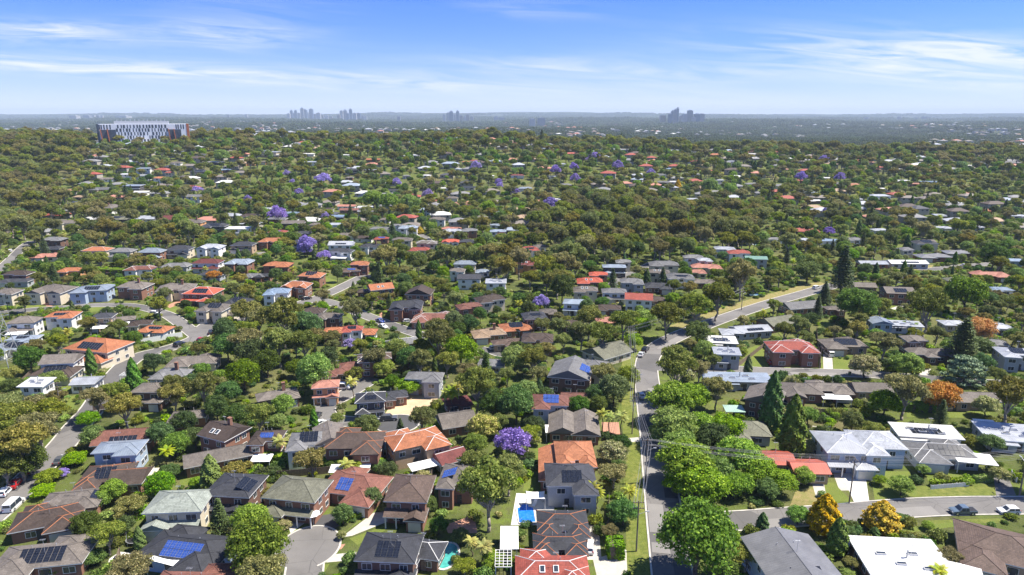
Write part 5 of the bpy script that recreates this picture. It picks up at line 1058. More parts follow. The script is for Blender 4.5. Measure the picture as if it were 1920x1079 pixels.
add_thing(hr, '', 'hospital', 265, 250, 'big white hospital block with dark staggered window strips and rust orange fins')
def longb(px, py, wpx, dz, hm, d, col, wall, lab, rz=0):
    p = at(px, py, 4); dep = pix(p)[2]; W = wpx*dep/FPX; r_ = empty('long_building', (p.x, p.y, p.z-1), R(rz)); q = MB(); q.box(-W/2, W/2, -d/2, d/2, 0, hm+1); q.build('wall', M['wall'], r_, color=wall)
    q = MB(); q.box(-W/2-.8, W/2+.8, -d/2-1, d/2+.8, hm+1, hm+1.5, 0); q.box(-W*.2, W*.1, -d*.2, d*.25, hm+1.5, hm+3, 0); q.build('roof', M['metal'], r_, color=col)
    n = int(W/5)
    for k in range(min(n, 24)): xx = -W/2+W*(k+.5)/n; q = MB(); q.box(xx-1.5, xx+1.5, -d/2-.08, -d/2, 1.8+(hm > 6)*3.2, 3.4+(hm > 6)*3.2); q.build('window', M['glass'], r_)
    add_thing(r_, '', 'building', px, py, lab)
W_ = (.7, .7, .68)
longb(430, 254, 58, 0, 8, 26, COL['wh'], (.6,.58,.52), 'low white flat-roofed block right of the striped hospital')
longb(1095, 271, 50, 0, 5, 20, COL['wh'], W_, 'long white school roof, leftmost of the row on the central ridge')
longb(1150, 270, 58, 0, 7, 22, COL['lg'], W_, 'long pale two-level school block in the middle of the ridge row')
longb(1200, 273, 50, 0, 5, 18, COL['lg'], (.4,.4,.4), 'long grey school block at the right end of the ridge row')
longb(1158, 281, 60, 0, 4, 14, COL['wh'], (.5,.5,.5), 'thin white roof in front of the long school blocks')
longb(565, 272, 62, 0, 5, 16, COL['wh'], (.62,.5,.34), 'long cream building with white roof below the left ridge trees')
longb(500, 287, 44, 0, 5, 18, COL['lg'], (.5,.42,.3), 'long grey-roofed tan building on the upper left slope')
longb(640, 303, 20, 0, 4, 10, COL['wh'], W_, 'short white flat building on the upper slope left of the orange roof')

# ------------------------------------------------------------------ skylines
def towermat(name, a, b_, gx, gz):
    m, nt, b = mat(name); g = G(nt); tc = g.n('ShaderNodeTexCoord').outputs['Object']; s_ = g.n('ShaderNodeSeparateXYZ'); g.l(tc, s_.inputs[0])
    u = g.math('GREATER_THAN', g.math('FRACT', g.math('DIVIDE', g.math('ADD', s_.outputs[0], s_.outputs[1]), gx)), .45); v = g.math('GREATER_THAN', g.math('FRACT', g.math('DIVIDE', s_.outputs[2], gz)), .4)
    g.l(g.mix(g.math('MULTIPLY', u, v), a, b_), b.inputs['Base Color']); b.inputs['Roughness'].default_value = .4; return m
TM = [towermat('blue_glass_tower', (.10,.15,.22), (.05,.09,.15), 9, 8), towermat('pale_concrete_tower', (.5,.47,.42), (.12,.14,.17), 8, 7), towermat('grey_tower', (.24,.25,.27), (.08,.1,.13), 10, 8), towermat('brown_tower', (.3,.24,.19), (.1,.1,.12), 8, 7)]
TW = {'leftmost city skyline': (10500, [(541,214,5,1),(546,207.5,4,0),(550,213,7,2),(554,207.5,4,0),(560,213,5,1),(566,203,5,2),(572,206,6,0),(577,212,5,1),(583,205,6,0),(590,215,5,2),(597,212.5,7,1),(604,216.5,5,3),(612,218,7,1),(620,219,6,3)]),
 'cluster just right of leftmost skyline': (9500, [(635,216,5,3),(640,208,5,1),(647,207,6,2),(652,213,4,0),(657,205,5,0),(665,213,6,1),(672,213,7,0),(679,218,6,2),(685,219,5,1)]),
 'small tower cluster left of the photo centre': (8500, [(748,219,5,2),(833,215.5,5,1),(840,212,5,2),(846,209,6,0),(852,215,5,1),(858,208.5,5,0),(864,217.5,6,3),(872,219,5,1),(877,215,5,3),(885,219,5,2),(930,220,8,1),(941,222,9,2)]),
 'tall skyline right of the photo centre': (6200, [(1243,218,9,3),(1256,214,6,0),(1262,208,6,0),(1267,205.5,6,2),(1271,202.5,4,0),(1277,218,7,1),(1284,216,8,1),(1294,209,9,2),(1301,221,6,1),(1307,215.5,9,0),(1316,215.5,8,2),(1015,223,13,2),(998,225,10,1)]),
 'faint low skyline at far right': (10000, [(1624,221,5,0),(1630,222,4,2),(1641,222.5,6,1),(1647,225,4,0),(1658,225,5,2),(1686,220,5,2),(1693,224,5,1),(1707,226,4,1),(1719,221.5,4,0),(1726,225,4,1),(1733,219.5,6,0),(1741,220.5,5,2),(1760,225,8,2)]),
 'pale skyline above the left hospital': (9800, [(140,218.5,12,1),(164,218,10,2),(175,217,5,1),(184,217.5,5,2),(191,218,4,1),(232,219,18,1),(428,216.5,4,2),(462,215.5,4,1)])}
ORD = ['first','second','third','fourth','fifth','sixth','seventh','eighth','ninth','tenth','eleventh','twelfth','thirteenth','fourteenth','fifteenth','sixteenth']
for cl_, (D_, L_) in TW.items():
    L_ = sorted(L_)
    for i, (px, yt, wpx, mi) in enumerate(L_):
        wpx *= 1.12; yt -= 1.2
        dx, dy, dz = ray(px, yt); t = D_/dy*(1+.02*((i*7) % 5)); X, Y, Zt = dx*t, dy*t, CAMZ+dz*t; zb = T(X, Y)-2; H = Zt-zb; W = wpx*t/FPX
        r_ = empty('tower', (X, Y, zb), R((i*13) % 9-4)); q = MB(); q.box(-W/2, W/2, -W*.45, W*.45, 0, H*.93 if wpx < 8 else H); q.build('tower_block', TM[mi], r_)
        q = MB(); q.box(-W*.28, W*.28, -W*.25, W*.25, H*.93 if wpx < 8 else H, H if wpx < 8 else H+6); q.build('roof_plant', M['steel'], r_)
        colr = ['blue glass','pale','grey','brownish'][mi]
        add_thing(r_, '', 'tower', px, yt, f'{colr} tower, {ORD[i]} from left in the {cl_}', 'city towers on the horizon')

# ------------------------------------------------------------------ vehicles
def car_mesh(kind):
    L, Wd, H = {'hatch':(4.2,1.78,1.48),'sedan':(4.7,1.82,1.43),'suv':(4.7,1.9,1.72),'ute':(5.2,1.9,1.75),'van':(5.1,1.95,2.1)}[kind]; w2 = Wd/2; zb = .32
    b = .92 if kind in ('suv','ute','van') else .82
    if kind == 'hatch': prof = [(-L/2,zb),(-L/2,.75),(-L/2+.12,b+.02),(-L*.40,H-.1),(-L*.30,H),(L*.06,H),(L*.24,b+.02),(L*.42,b-.08),(L/2-.05,.66),(L/2,zb)]
    elif kind == 'sedan': prof = [(-L/2,zb),(-L/2,.8),(-L*.36,b+.05),(-L*.22,H-.04),(-L*.12,H),(L*.08,H),(L*.24,b+.02),(L*.42,b-.08),(L/2-.05,.62),(L/2,zb)]
    elif kind == 'suv': prof = [(-L/2,zb),(-L/2,.95),(-L/2+.1,b+.1),(-L*.42,H-.08),(-L*.34,H),(L*.08,H),(L*.22,b+.06),(L*.42,b),(L/2-.05,.78),(L/2,zb)]
    elif kind == 'van': prof = [(-L/2,zb),(-L/2,1.2),(-L/2+.05,H-.1),(-L/2+.2,H),(L*.1,H),(L*.2,H-.08),(L*.36,1.15),(L*.45,1.0),(L/2-.03,.75),(L/2,zb)]
    else: prof = [(-L/2,.45),(-L/2,1.0),(-L*.16,1.0),(-L*.14,H-.05),(-L*.08,H),(L*.12,H),(L*.24,b+.08),(L*.42,b+.02),(L/2-.05,.8),(L/2,.4)]
    n = len(prof); body = MB(); ins = lambda z: w2-.16*max(0, (z-b)/(H-b)) if z > b else w2
    vs = []
    for s_ in (-1, 1):
        for x, z in prof: vs.append((x, s_*(ins(z)-.05), z))
    for s_ in (-1, 1):
        for x, z in prof: vs.append((x*.99, s_*ins(z), z if z < H-.02 else z-.05))
    fs = [(i, (i+1) % n, n+(i+1) % n, n+i) for i in range(n)] + [tuple(range(2*n, 3*n)), tuple(range(3*n, 4*n))[::-1]]
    fs += [(2*n+i, 2*n+(i+1) % n, (i+1) % n, i) for i in range(n)] + [(n+i, n+(i+1) % n, 3*n+(i+1) % n, 3*n+i) for i in range(n)]
    body.add(vs, fs)
    gl = MB(); hi = [p for p in prof if p[1] > b-.01]
    for s_ in (-1, 1):
        a = min(p[0] for p in hi if p[1] > H-.12); c = max(p[0] for p in hi if p[1] > H-.12); y0 = s_*(ins(b+.06)+.012); y1 = s_*(ins(H-.12)+.012)
        for (u0, u1, v0, v1) in ((a-.12, (a+c)/2-.05, a+.02, (a+c)/2-.05), ((a+c)/2+.05, c+.42, (a+c)/2+.05, c+.02)):
            gl.add([(u0,y0,b+.06),(u1,y0,b+.06),(v1,y1,H-.14),(v0,y1,H-.14)], [(0,1,2,3) if s_ < 0 else (3,2,1,0)])
    k = [i for i, p in enumerate(prof) if p[1] > H-.12][-1]
    for (i0, i1, sg) in ((k+1, k, 1), (([i for i, p in enumerate(prof) if p[1] > H-.12][0])-1, [i for i, p in enumerate(prof) if p[1] > H-.12][0], -1)):
        (x0, z0), (x1, z1) = prof[i0], prof[i1]; lx, lz = x1-x0, z1-z0; o = .02*sg
        A = (x0+lx*.12+o, z0+lz*.12+.012); B_ = (x0+lx*.9+o, z0+lz*.9+.012)
        gl.add([(A[0],-w2+.2,A[1]),(A[0],w2-.2,A[1]),(B_[0],w2-.32,B_[1]),(B_[0],-w2+.32,B_[1])], [(0,1,2,3) if sg > 0 else (3,2,1,0)])
    parts = [('body', body, 'paint', None), ('windows', gl, 'glass', None)]
    rw = .33 if kind in ('hatch','sedan') else .38
    for sx in (-L*.30, L*.32):
        for s_ in (-1, 1):
            t = MB(); t.tube((sx, s_*(w2-.18), rw), (sx, s_*(w2+.025), rw), rw, n=14); r_ = MB(); r_.tube((sx, s_*(w2-.1), rw), (sx, s_*(w2+.04), rw), rw*.6, n=10); parts.append(('wheel', t, 'rubber', ('rim', r_, 'alu')))
    for s_ in (-1, 1):
        h = MB(); h.box(L/2-.16, L/2+.015, s_*(w2-.3)-.2, s_*(w2-.3)+.2, .62, .76); parts.append(('headlight', h, 'lamp', None))
        h = MB(); h.box(-L/2-.015, -L/2+.1, s_*(w2-.22)-.14, s_*(w2-.22)+.14, .7, .92); parts.append(('tail_light', h, 'redlamp', None))
        h = MB(); h.box(L*.17, L*.17+.12, s_*(w2+.1)-.1, s_*(w2+.1)+.1, b+.02, b+.16); parts.append(('wing_mirror', h, 'black', None))
    if kind == 'ute':
        h = MB(); h.box(-L/2+.05, -L*.17, -w2+.12, w2-.12, 1.0, 1.02); parts.append(('tray', h, 'black', None))
    return parts
CARP = {}
def car(px, py, kind, col, look, heading=None, lab=None, flip=0):
    p = at(px, py+1, .5); 
    if heading is None:
        best = 1e9; th = 0
        for line, _ in ROADS:
            for a, b_ in zip(line, line[1:]):
                d = (a[0]-p.x)**2+(a[1]-p.y)**2
                if d < best: best = d; th = math.atan2(b_[1]-a[1], b_[0]-a[0])
        heading = math.degrees(th)+flip
    r_ = empty('parked_car', (p.x, p.y, T(p.x, p.y)+.03), R(heading))
    if kind not in CARP:
        CARP[kind] = []
        for nm, mb, m_, sub in car_mesh(kind):
            o = mb.build(nm, M[m_], r_, color=col if nm == 'body' else None); s_ = sub[1].build(sub[0], M[sub[2]], o) if sub else None; CARP[kind].append((o, s_))
    else:
        for o, s_ in CARP[kind]:
            c = o.copy(); C.objects.link(c); c.parent = r_
            if o.name.startswith('body'): c.color = (*col, 1)
            if s_: d = s_.copy(); C.objects.link(d); d.parent = c
    add_thing(r_, look, 'car', px, py, lab, 'cars parked in the streets and drives'); KEEP.append((p.x, p.y, 2.5)); return r_
cw, ck, cs_, cd, cr, cb, ct = (.8,.8,.8), (.015,.015,.018), (.45,.46,.48), (.08,.085,.095), (.4,.015,.02), (.02,.05,.25), (.05,.25,.25)
for a in [(10,921,'hatch',cw,'white hatchback',None,'white hatchback at the left edge, behind the red car'),(29,906,'sedan',cr,'red sedan',None,'red sedan parked by the kerb between white and black cars'),(57,881,'sedan',ck,'black sedan',None,'black sedan beyond the red car on the left street'),
 (113,862,'sedan',cd,'dark sedan',None,'dark blue-grey sedan on the left street, nearest the jacaranda'),(26,947,'van',cw,'white people mover',None,'white people mover facing down the left street, nearest the camera'),
 (1105,1025,'hatch',cw,'white hatchback',84,'white hatchback nose out on the pale drive beside the red tiled roof'),(1202,741,'sedan',cs_,'silver sedan',92,'silver sedan on the long road below the bend'),
 (1243,834,'suv',cs_,'grey wagon',90,'grey wagon half hidden by trees on the long road'),(1246,848,'sedan',cw,'white sedan',90,'white sedan parked nearest under the lime trees on the long road'),
 (1202,664,'sedan',cs_,'grey sedan',None,'grey sedan parked at the bend of the long road'),(1210,655,'suv',ck,'black wagon',None,'black wagon parked just beyond the grey sedan at the road bend'),
 (657,963,'suv',cw,'white four-wheel drive',16,'white four-wheel drive on the charcoal drive beside the hedge'),(1805,958,'ute',(.10,.14,.19),'blue-grey utility',180,'blue-grey utility with loaded tray parked on the side street'),
 (1891,957,'hatch',cw,'white hatchback',180,'white hatchback parked behind the blue-grey utility'),(729,784,'suv',cd,'grey four-wheel drive',8,'grey four-wheel drive at the edge of the dark turning circle'),
 (700,781,'sedan',cw,'white sedan',-20,'white sedan parked left of the grey four-wheel drive'),(683,774,'suv',ck,'black wagon',0,'black wagon in front of the charcoal solar house by the bare lot'),
 (594,780,'suv',ck,'dark wagon',90,'dark wagon on the left arm of the turning circle street'),(598,793,'hatch',cw,'white hatchback',60,'white hatchback beside the small conifer near the turning circle'),
 (641,726,'van',cw,'white camper van',0,'white camper van on the orange drive of the pink roofed house'),(713,601,'sedan',cb,'blue sedan',None,'blue sedan parked on the street right of the orange roofs'),
 (718,611,'sedan',cw,'white sedan',None,'white sedan across the street from the blue sedan'),(291,586,'hatch',cw,'white hatchback',0,'white hatchback by the round bend of the left crescent'),(380,637,'hatch',cr,'dark red hatchback',0,'dark red hatchback on the corner of the left crescent'),
 (337,645,'suv',ck,'black wagon',None,'black wagon in front of the long white garden wall'),(396,622,'sedan',ck,'dark sedan',None,'dark sedan beyond the dark red hatchback'),(1808,497,'sedan',cs_,'silver sedan',None,'silver sedan on the upper right street'),
 (1531,539,'suv',cw,'white wagon',None,'white wagon at the top end of the long curved road'),(1458,678,'hatch',cw,'white hatchback',84,'white hatchback on the drive of the brick red roofed house'),(1444,678,'hatch',cr,'red hatchback',84,'red hatchback left of the white hatchback on the drive'),
 (1554,663,'van',cw,'white van',88,'white van on the concrete drive of the tan solar house'),(765,601,'hatch',cw,'white hatchback',20,'white hatchback left of the wide red-brown hipped roof'),(928,652,'hatch',cw,'white hatchback',20,'white hatchback by the tan roof in the small close'),
 (940,653,'hatch',ct,'teal hatchback',20,'teal hatchback beside the white hatchback in the small close'),(575,559,'suv',ck,'black wagon',40,'black wagon outside the orange roofed house at the junction'),(1845,688,'van',cw,'white van',90,'white van behind the blue-grey cedar'),
 (168,442,'sedan',cw,'white sedan',0,'white sedan above the bright orange roof on the upper row'),(20,470,'suv',cw,'white wagon',None,'white wagon on the winding street at the left edge'),(1597,1029,'suv',ck,'black wagon',10,'black wagon between the blue-grey gable and the white flat roof'),
 (600,1075,'hatch',cs_,'silver hatchback',90,'silver hatchback near the mouth of the grey cul-de-sac')][:39]:
    car(*a[:6], lab=a[6])

# ------------------------------------------------------------------ poles and wires
def power_pole(px, py, h, lab, rz=0):
    p = at(px, py); r_ = empty('power_pole', (p.x, p.y, p.z), R(rz)); q = MB(); q.tube((0,0,-.3), (0,0,h), .17, .11, 8); q.build('pole', M['pole'], r_)
    for z in (h-.35, h-1.6):
        q = MB(); q.box(-1.1, 1.1, -.16, -.05, z-.06, z+.06); a = q.build('crossarm', M['timber'], r_)
        for x in (-.95, -.4, .4, .95): i_ = MB(); i_.tube((x, -.1, z+.06), (x, -.1, z+.26), .06, .04); i_.build('insulator', M['steel'], a)
    if h > 9: q = MB(); q.tube((0, 0, h-3), (1.6, 0, h-2.3), .04); q.box(1.4, 2.1, -.12, .12, h-2.4, h-2.25); q.build('street_light', M['steel'], r_)
    add_thing(r_, '', 'power pole', px, py, lab, 'timber power poles'); return (p, h, R(rz))
def span(A, B, lab, n=4):
    (pa, ha, ra), (pb, hb, rb) = A, B; root = empty('power_line', (pa.x, pa.y, pa.z+ha)); xs = (-.95, -.4, .4, .95) if n == 4 else (-.4, .4)
    for lv in (0, 1):
        for x in xs:
            a = Vector((math.cos(ra)*x, math.sin(ra)*x, .0)); b = Vector((pb.x+math.cos(rb)*x-pa.x, pb.y+math.sin(rb)*x-pa.y, pb.z+hb-pa.z-ha)); a.z -= .1+1.25*lv; b.z -= .1+1.25*lv; q = MB(); prev = a; Ls = (b-a).length
            for k in range(1, 13): t = k/12; c = a.lerp(b, t); c.z -= 4*t*(1-t)*Ls*.018; q.tube(prev, c, .022, n=3); prev = c
            q.build('wire', M['wire'], root)
    mid = pix(pa.lerp(pb, .5)+Vector((0, 0, ha))); add_thing(root, '', 'power line', mid[0], mid[1], lab, 'overhead power lines')
P0 = power_pole(1193,1034, 11, 'timber power pole on the green verge, nearest the camera beside the long road'); P1 = power_pole(1185,814, 11, 'timber power pole by the left verge level with the brown brick house'); P2 = power_pole(1189,748, 10, 'timber power pole beside the silver sedan on the long road')
P3 = power_pole(1181,668, 11, 'timber power pole left of the grey sedan at the road bend'); P4 = power_pole(1592,944, 11, 'timber power pole beside the pale drive of the light blue house', 90); P5 = power_pole(1911,930, 11, 'timber power pole at the right edge by the grey drive', 90)
P6 = power_pole(1311,612, 10, 'timber power pole on the dry verge of the curved road', 40); P7 = power_pole(1390,582, 10, 'timber power pole at the far end of the dry verge', 40); P8 = power_pole(1536,692, 9, 'slim power pole between the lawns of the upper right street', 90); P9 = power_pole(116,779, 10, 'timber power pole by the path left of the left street', 30)
P10 = power_pole(1210, 905, 11, 'timber power pole opposite the dark shade on the long road')
span(P0, P10, 'power lines from the nearest roadside pole to the pole beyond it'); span(P10, P1, 'power lines above the verge beside the orange tiled roof'); span(P1, P2, 'power lines above the verge beside the tall palms'); span(P2, P3, 'power lines leading up to the road bend')
span(P10, P4, 'power lines crossing the long road above the junction trees'); span(P4, P5, 'power lines running along the side street at right'); span(P3, P6, 'power lines over the bend of the long road'); span(P6, P7, 'power lines above the dry verge')
# transmission tower at the left edge
pp = at(6, 696); th = 27.0; tw = empty('transmission_tower', pp, R(8)); 
def hw2(z): return 4.2*(1-z/th)**1.15+.55
for sx in (-1, 1):
    for sy in (-1, 1):
        q = MB(); zs = [0, 5, 9.5, 13.5, 17, 20, 23, 27]
        for a, b_ in zip(zs, zs[1:]): q.tube((sx*hw2(a), sy*hw2(a), a), (sx*hw2(b_), sy*hw2(b_), b_), .13, n=4)
        q.build('leg', M['steel'], tw)
for f in range(4):
    q = MB(); zs = [0, 5, 9.5, 13.5, 17, 20, 23, 27]; Rm = Matrix.Rotation(f*math.pi/2, 3, 'Z')
    for a, b_ in zip(zs, zs[1:]):
        for s_ in (-1, 1): q.tube(Rm @ Vector((-s_*hw2(a), -hw2(a), a)), Rm @ Vector((s_*hw2(b_), -hw2(b_), b_)), .06, n=4)
        q.tube(Rm @ Vector((-hw2(b_), -hw2(b_), b_)), Rm @ Vector((hw2(b_), -hw2(b_), b_)), .06, n=4)
    q.build('bracing', M['steel'], tw)
for z in (18.5, 22, 25.5):
    for s_ in (-1, 1):
        q = MB(); q.tube((s_*.8, -.4, z), (s_*5, 0, z+.6), .08, n=4); q.tube((s_*.8, .4, z), (s_*5, 0, z+.6), .08, n=4); q.tube((s_*.8, 0, z+1.6), (s_*5, 0, z+.6), .06, n=4); a = q.build('crossarm', M['steel'], tw)
        q = MB(); q.tube((s_*5, 0, z+.6), (s_*5, 0, z-1.1), .09); q.build('insulator', M['black'], a)
add_thing(tw, '', 'pylon', 10, 650, 'steel lattice transmission tower cut off by the left edge of the photo')

# ------------------------------------------------------------------ pools, sails, sheds, hedges, fences
def outline_pool(px, py, pts, wat, lab, rz=0, cop=.35):
    p = at(px, py); r_ = empty('swimming_pool', (p.x, p.y, p.z), R(rz)); n = len(pts); c = MB(); P = [Vector((a, b_, 0)) for a, b_ in pts]; cen = sum(P, Vector())/n
    O = [v+(v-cen).normalized()*cop*1.3 for v in P]
    c.add([(v.x, v.y, .16) for v in P]+[(v.x, v.y, .16) for v in O]+[(v.x, v.y, -.1) for v in O]+[(v.x, v.y, -.1) for v in P], [(i, (i+1) % n, n+(i+1) % n, n+i)[::-1] for i in range(n)]+[(n+i, n+(i+1) % n, 2*n+(i+1) % n, 2*n+i)[::-1] for i in range(n)]+[(i, (i+1) % n, 3*n+(i+1) % n, 3*n+i) for i in range(n)])
    c.build('coping', M['coping'], r_); q = MB(); q.add([(v.x, v.y, .09) for v in P], [tuple(range(n))]); q.build('water', M[wat], r_)
    q = MB(); x, y = P[0].x, P[0].y
    for s_ in (-.25, .25): q.tube((x*.8+s_, y*.8-.3, .1), (x*.8+s_, y*.8-.3, .9), .03, n=4); q.tube((x*.8+s_, y*.8-.3, .9), (x*1.05+s_, y*1.05, .9), .03, n=4); q.tube((x*1.05+s_, y*1.05, .9), (x*1.05+s_, y*1.05, .1), .03, n=4)
    q.build('ladder', M['alu'], r_); add_thing(r_, '', 'swimming pool', px, py, lab, 'backyard swimming pools'); KEEP.append((p.x, p.y, 5))
def ell(rx, ry, kid=0, n=22): return [(rx*math.cos(2*math.pi*k/n)*(1-kid*.35*math.exp(-((k/n-.5)/.09)**2)), ry*math.sin(2*math.pi*k/n)) for k in range(n)]
rect = lambda a, b_: [(a, b_), (-a, b_), (-a, -b_), (a, -b_)]
outline_pool(986, 962, [(-1.7,-3.6),(1.7,-3.6),(1.7,1.7),(.8,2.2),(.7,2.9),(0,3.3),(-.7,2.9),(-.8,2.2),(-1.7,1.7)], 'bluewater', 'bright blue pool with rounded end set in the white deck', 4)
outline_pool(838, 1043, ell(2.0, 3.9, .6), 'tealwater', 'teal kidney shaped pool under the trees near the bottom edge', -8); outline_pool(256, 1058, rect(4.2, 1.3), 'greenwater', 'pale green lap pool in front of the charcoal solar house', -6)
outline_pool(298, 896, rect(2.3, 1.3), 'palewater', 'pale blue pool between trees left of the sage roofed house', 20); outline_pool(1541, 812, rect(1.9, 3.0), 'bluewater', 'small blue pool left of the light blue two-storey house', -20); outline_pool(375, 822, ell(2.4, 1.6, .4), 'greenwater', 'small green pool behind conifers left of the brown gable', 0)
outline_pool(1418, 553, rect(3, 1.6), 'palewater', 'pale pool at the far end of the dry verge', 0); outline_pool(1422, 459, rect(3.6, 1.6), 'palewater', 'pale blue pool beside the green metal roof', 0)
def sail(px, py, w_, d_, h, lab, rz=0, mt='fabric', z2=0):
    p = at(px, py, h); r_ = empty('shade_sail', (p.x, p.y, p.z), R(rz)); q = MB(); n = 7; V = []
    for j in range(n):
        for i in range(n):
            u, v = i/(n-1)*2-1, j/(n-1)*2-1; V.append((u*w_/2*(1-.10*(1-v*v)), v*d_/2*(1-.10*(1-u*u)), h+z2*u*v+.25*(u*u+v*v)/2))
    q.add(V, [(j*n+i, j*n+i+1, (j+1)*n+i+1, (j+1)*n+i) for j in range(n-1) for i in range(n-1)]); q.add([(a, b_, c-.03) for a, b_, c in V], [((j+1)*n+i, (j+1)*n+i+1, j*n+i+1, j*n+i) for j in range(n-1) for i in range(n-1)])
    q.build('canopy', M[mt], r_)
    for sx in (-1, 1):
        for sy in (-1, 1): q = MB(); q.tube((sx*w_/2, sy*d_/2, 0), (sx*w_/2, sy*d_/2, h+.3+z2*sx*sy), .06); q.build('post', M['steel'], r_)
    add_thing(r_, '', 'shade sail', px, py, lab)
sail(317, 1046, 6.6, 4.0, 3.1, 'white shade sail between the charcoal solar house and its pool', -14, 'fabric', .25)
sail(592, 853, 5, 3, 2.6, 'white sail on the pale terrace below the white-walled house', 10)
sail(1004, 930, 4, 3, 2.6, 'pale sail at the upper edge of the white pool deck', 0)
def umbrella(px, py, r, h, mt, lab):
    p = at(px, py, h); u = empty('garden_umbrella', p); q = MB(); n = 8; V = [(r*math.cos(2*math.pi*k/n), r*math.sin(2*math.pi*k/n), h-.55) for k in range(n)]+[(0, 0, h)]
    q.add(V, [(k, (k+1) % n, n) for k in range(n)]); q.add([(a, b_, c-.03) for a, b_, c in V], [((k+1) % n, k, n) for k in range(n)]); q.build('canopy', M[mt], u); q = MB(); q.tube((0, 0, 0), (0, 0, h-.05), .04); q.build('pole', M['alu'], u); add_thing(u, '', 'umbrella', px, py, lab, 'garden umbrellas')
umbrella(48, 733, 2.2, 2.8, 'orangecloth', 'terracotta umbrella on the red paving left of its pair'); umbrella(72, 733, 1.8, 2.7, 'orangecloth', 'terracotta umbrella right of the larger one by the white house'); umbrella(586, 959, 1.5, 3.2, 'fabric', 'tall white umbrella beside the olive-brown roofed house'); umbrella(447, 872, 1.6, 2.6, 'fabric', 'white umbrella behind the charcoal two-storey roof'); umbrella(1645, 733, 1.4, 2.6, 'fabric', 'pale blue-white umbrella under the long brown gable')
def carport(px, py, w_, d_, h, lab, rz=0, col=(.8,.8,.78), name='carport'):
    p = at(px, py, h); r_ = empty(name, p, R(rz)); q = MB(); a, b_ = w_/2, d_/2
    q.add([(-a,-b_,h),(a,-b_,h),(a,b_,h+.25),(-a,b_,h+.25),(-a,-b_,h+.15),(a,-b_,h+.15),(a,b_,h+.4),(-a,b_,h+.4)], [(3,2,1,0),(0,1,5,4),(1,2,6,5),(2,3,7,6),(3,0,4,7)], 0); q.poly([(-a,-b_,h+.15),(a,-b_,h+.15),(a,b_,h+.4),(-a,b_,h+.4)]); q.build('roof', M['metal'], r_, color=col)
    for x in (-a+.3, a-.3):
        for y in (-b_+.3, b_-.3): q = MB(); q.box(x-.07, x+.07, y-.07, y+.07, -.1, h); q.build('post', M['trim'], r_)
    add_thing(r_, '', name.replace('_', ' '), px, py, lab); KEEP.append((p.x, p.y, max(a, b_)))
carport(1826, 861, 8.5, 5.2, 2.9, 'white flat carport in front of the grey solar house', -14); carport(1376, 768, 5.4, 4.2, 2.3, 'pale green garden shed roof behind the olive tiled roof', -3, (.32,.46,.38)); carport(717, 838, 3, 3.4, 2.3, 'pale green lean-to beside the brown brick house', 0, (.32,.46,.38), 'garden_shed'); carport(1030, 806, 2.2, 4.2, 2.6, 'narrow white shed left of the brown gables', 0, (.8,.78,.7), 'garden_shed')
carport(808, 833, 6.2, 3.0, 2.8, 'cream patio roof on posts behind the orange tiled house', 18, (.6,.57,.48), 'patio_cover'); carport(1788, 1072, 9, 5, 2.6, 'white patio roof at the lower right edge', -24, (.82,.82,.8), 'patio_cover'); carport(1600, 838, .1+3, 3, 2.4, 'small grey porch roof between the wings of the light blue house', -4, (.5,.52,.55), 'porch_roof'); carport(277, 888, 4.2, 3.2, 2.4, 'cream patio roof right of the orange ridged brown house', 10, (.6,.55,.42), 'patio_cover')
carport(832, 870, 2.6, 2.6, 2.2, 'tiny white shed beside the maroon gable', 20, (.8,.8,.78), 'garden_shed'); carport(955, 1010, 3.5, 7, 2.5, 'white skillion roof left of the dark tiled roofs', 0, (.82,.82,.8), 'patio_cover'); carport(1848, 795, 5, 4, 2.6, 'small white roof left of the light grey skillion', -12, (.8,.8,.78), 'patio_cover')
def pergola(px, py, w_, d_, lab, rz=0):
    p = at(px, py, 2.5); r_ = empty('pergola', p, R(rz))
    for i in range(7): q = MB(); y = -d_/2+d_*i/6; q.box(-w_/2, w_/2, y-.06, y+.06, 2.5, 2.64); q.build('beam', M['trim'], r_)
    for i in range(5): q = MB(); x = -w_/2+w_*i/4; q.box(x-.04, x+.04, -d_/2, d_/2, 2.645, 2.72); q.build('batten', M['trim'], r_)
    for x in (-w_/2+.1, w_/2-.1):
        for y in (-d_/2+.1, d_/2-.1): q = MB(); q.box(x-.08, x+.08, y-.08, y+.08, 0, 2.5); q.build('post', M['trim'], r_)
    add_thing(r_, '', 'pergola', px, py, lab)
pergola(944, 1048, 3, 5, 'white slatted pergola left of the red tiled roof at the bottom'); pergola(240, 702, 4, 3, 'pale pergola near the grey white-walled house')
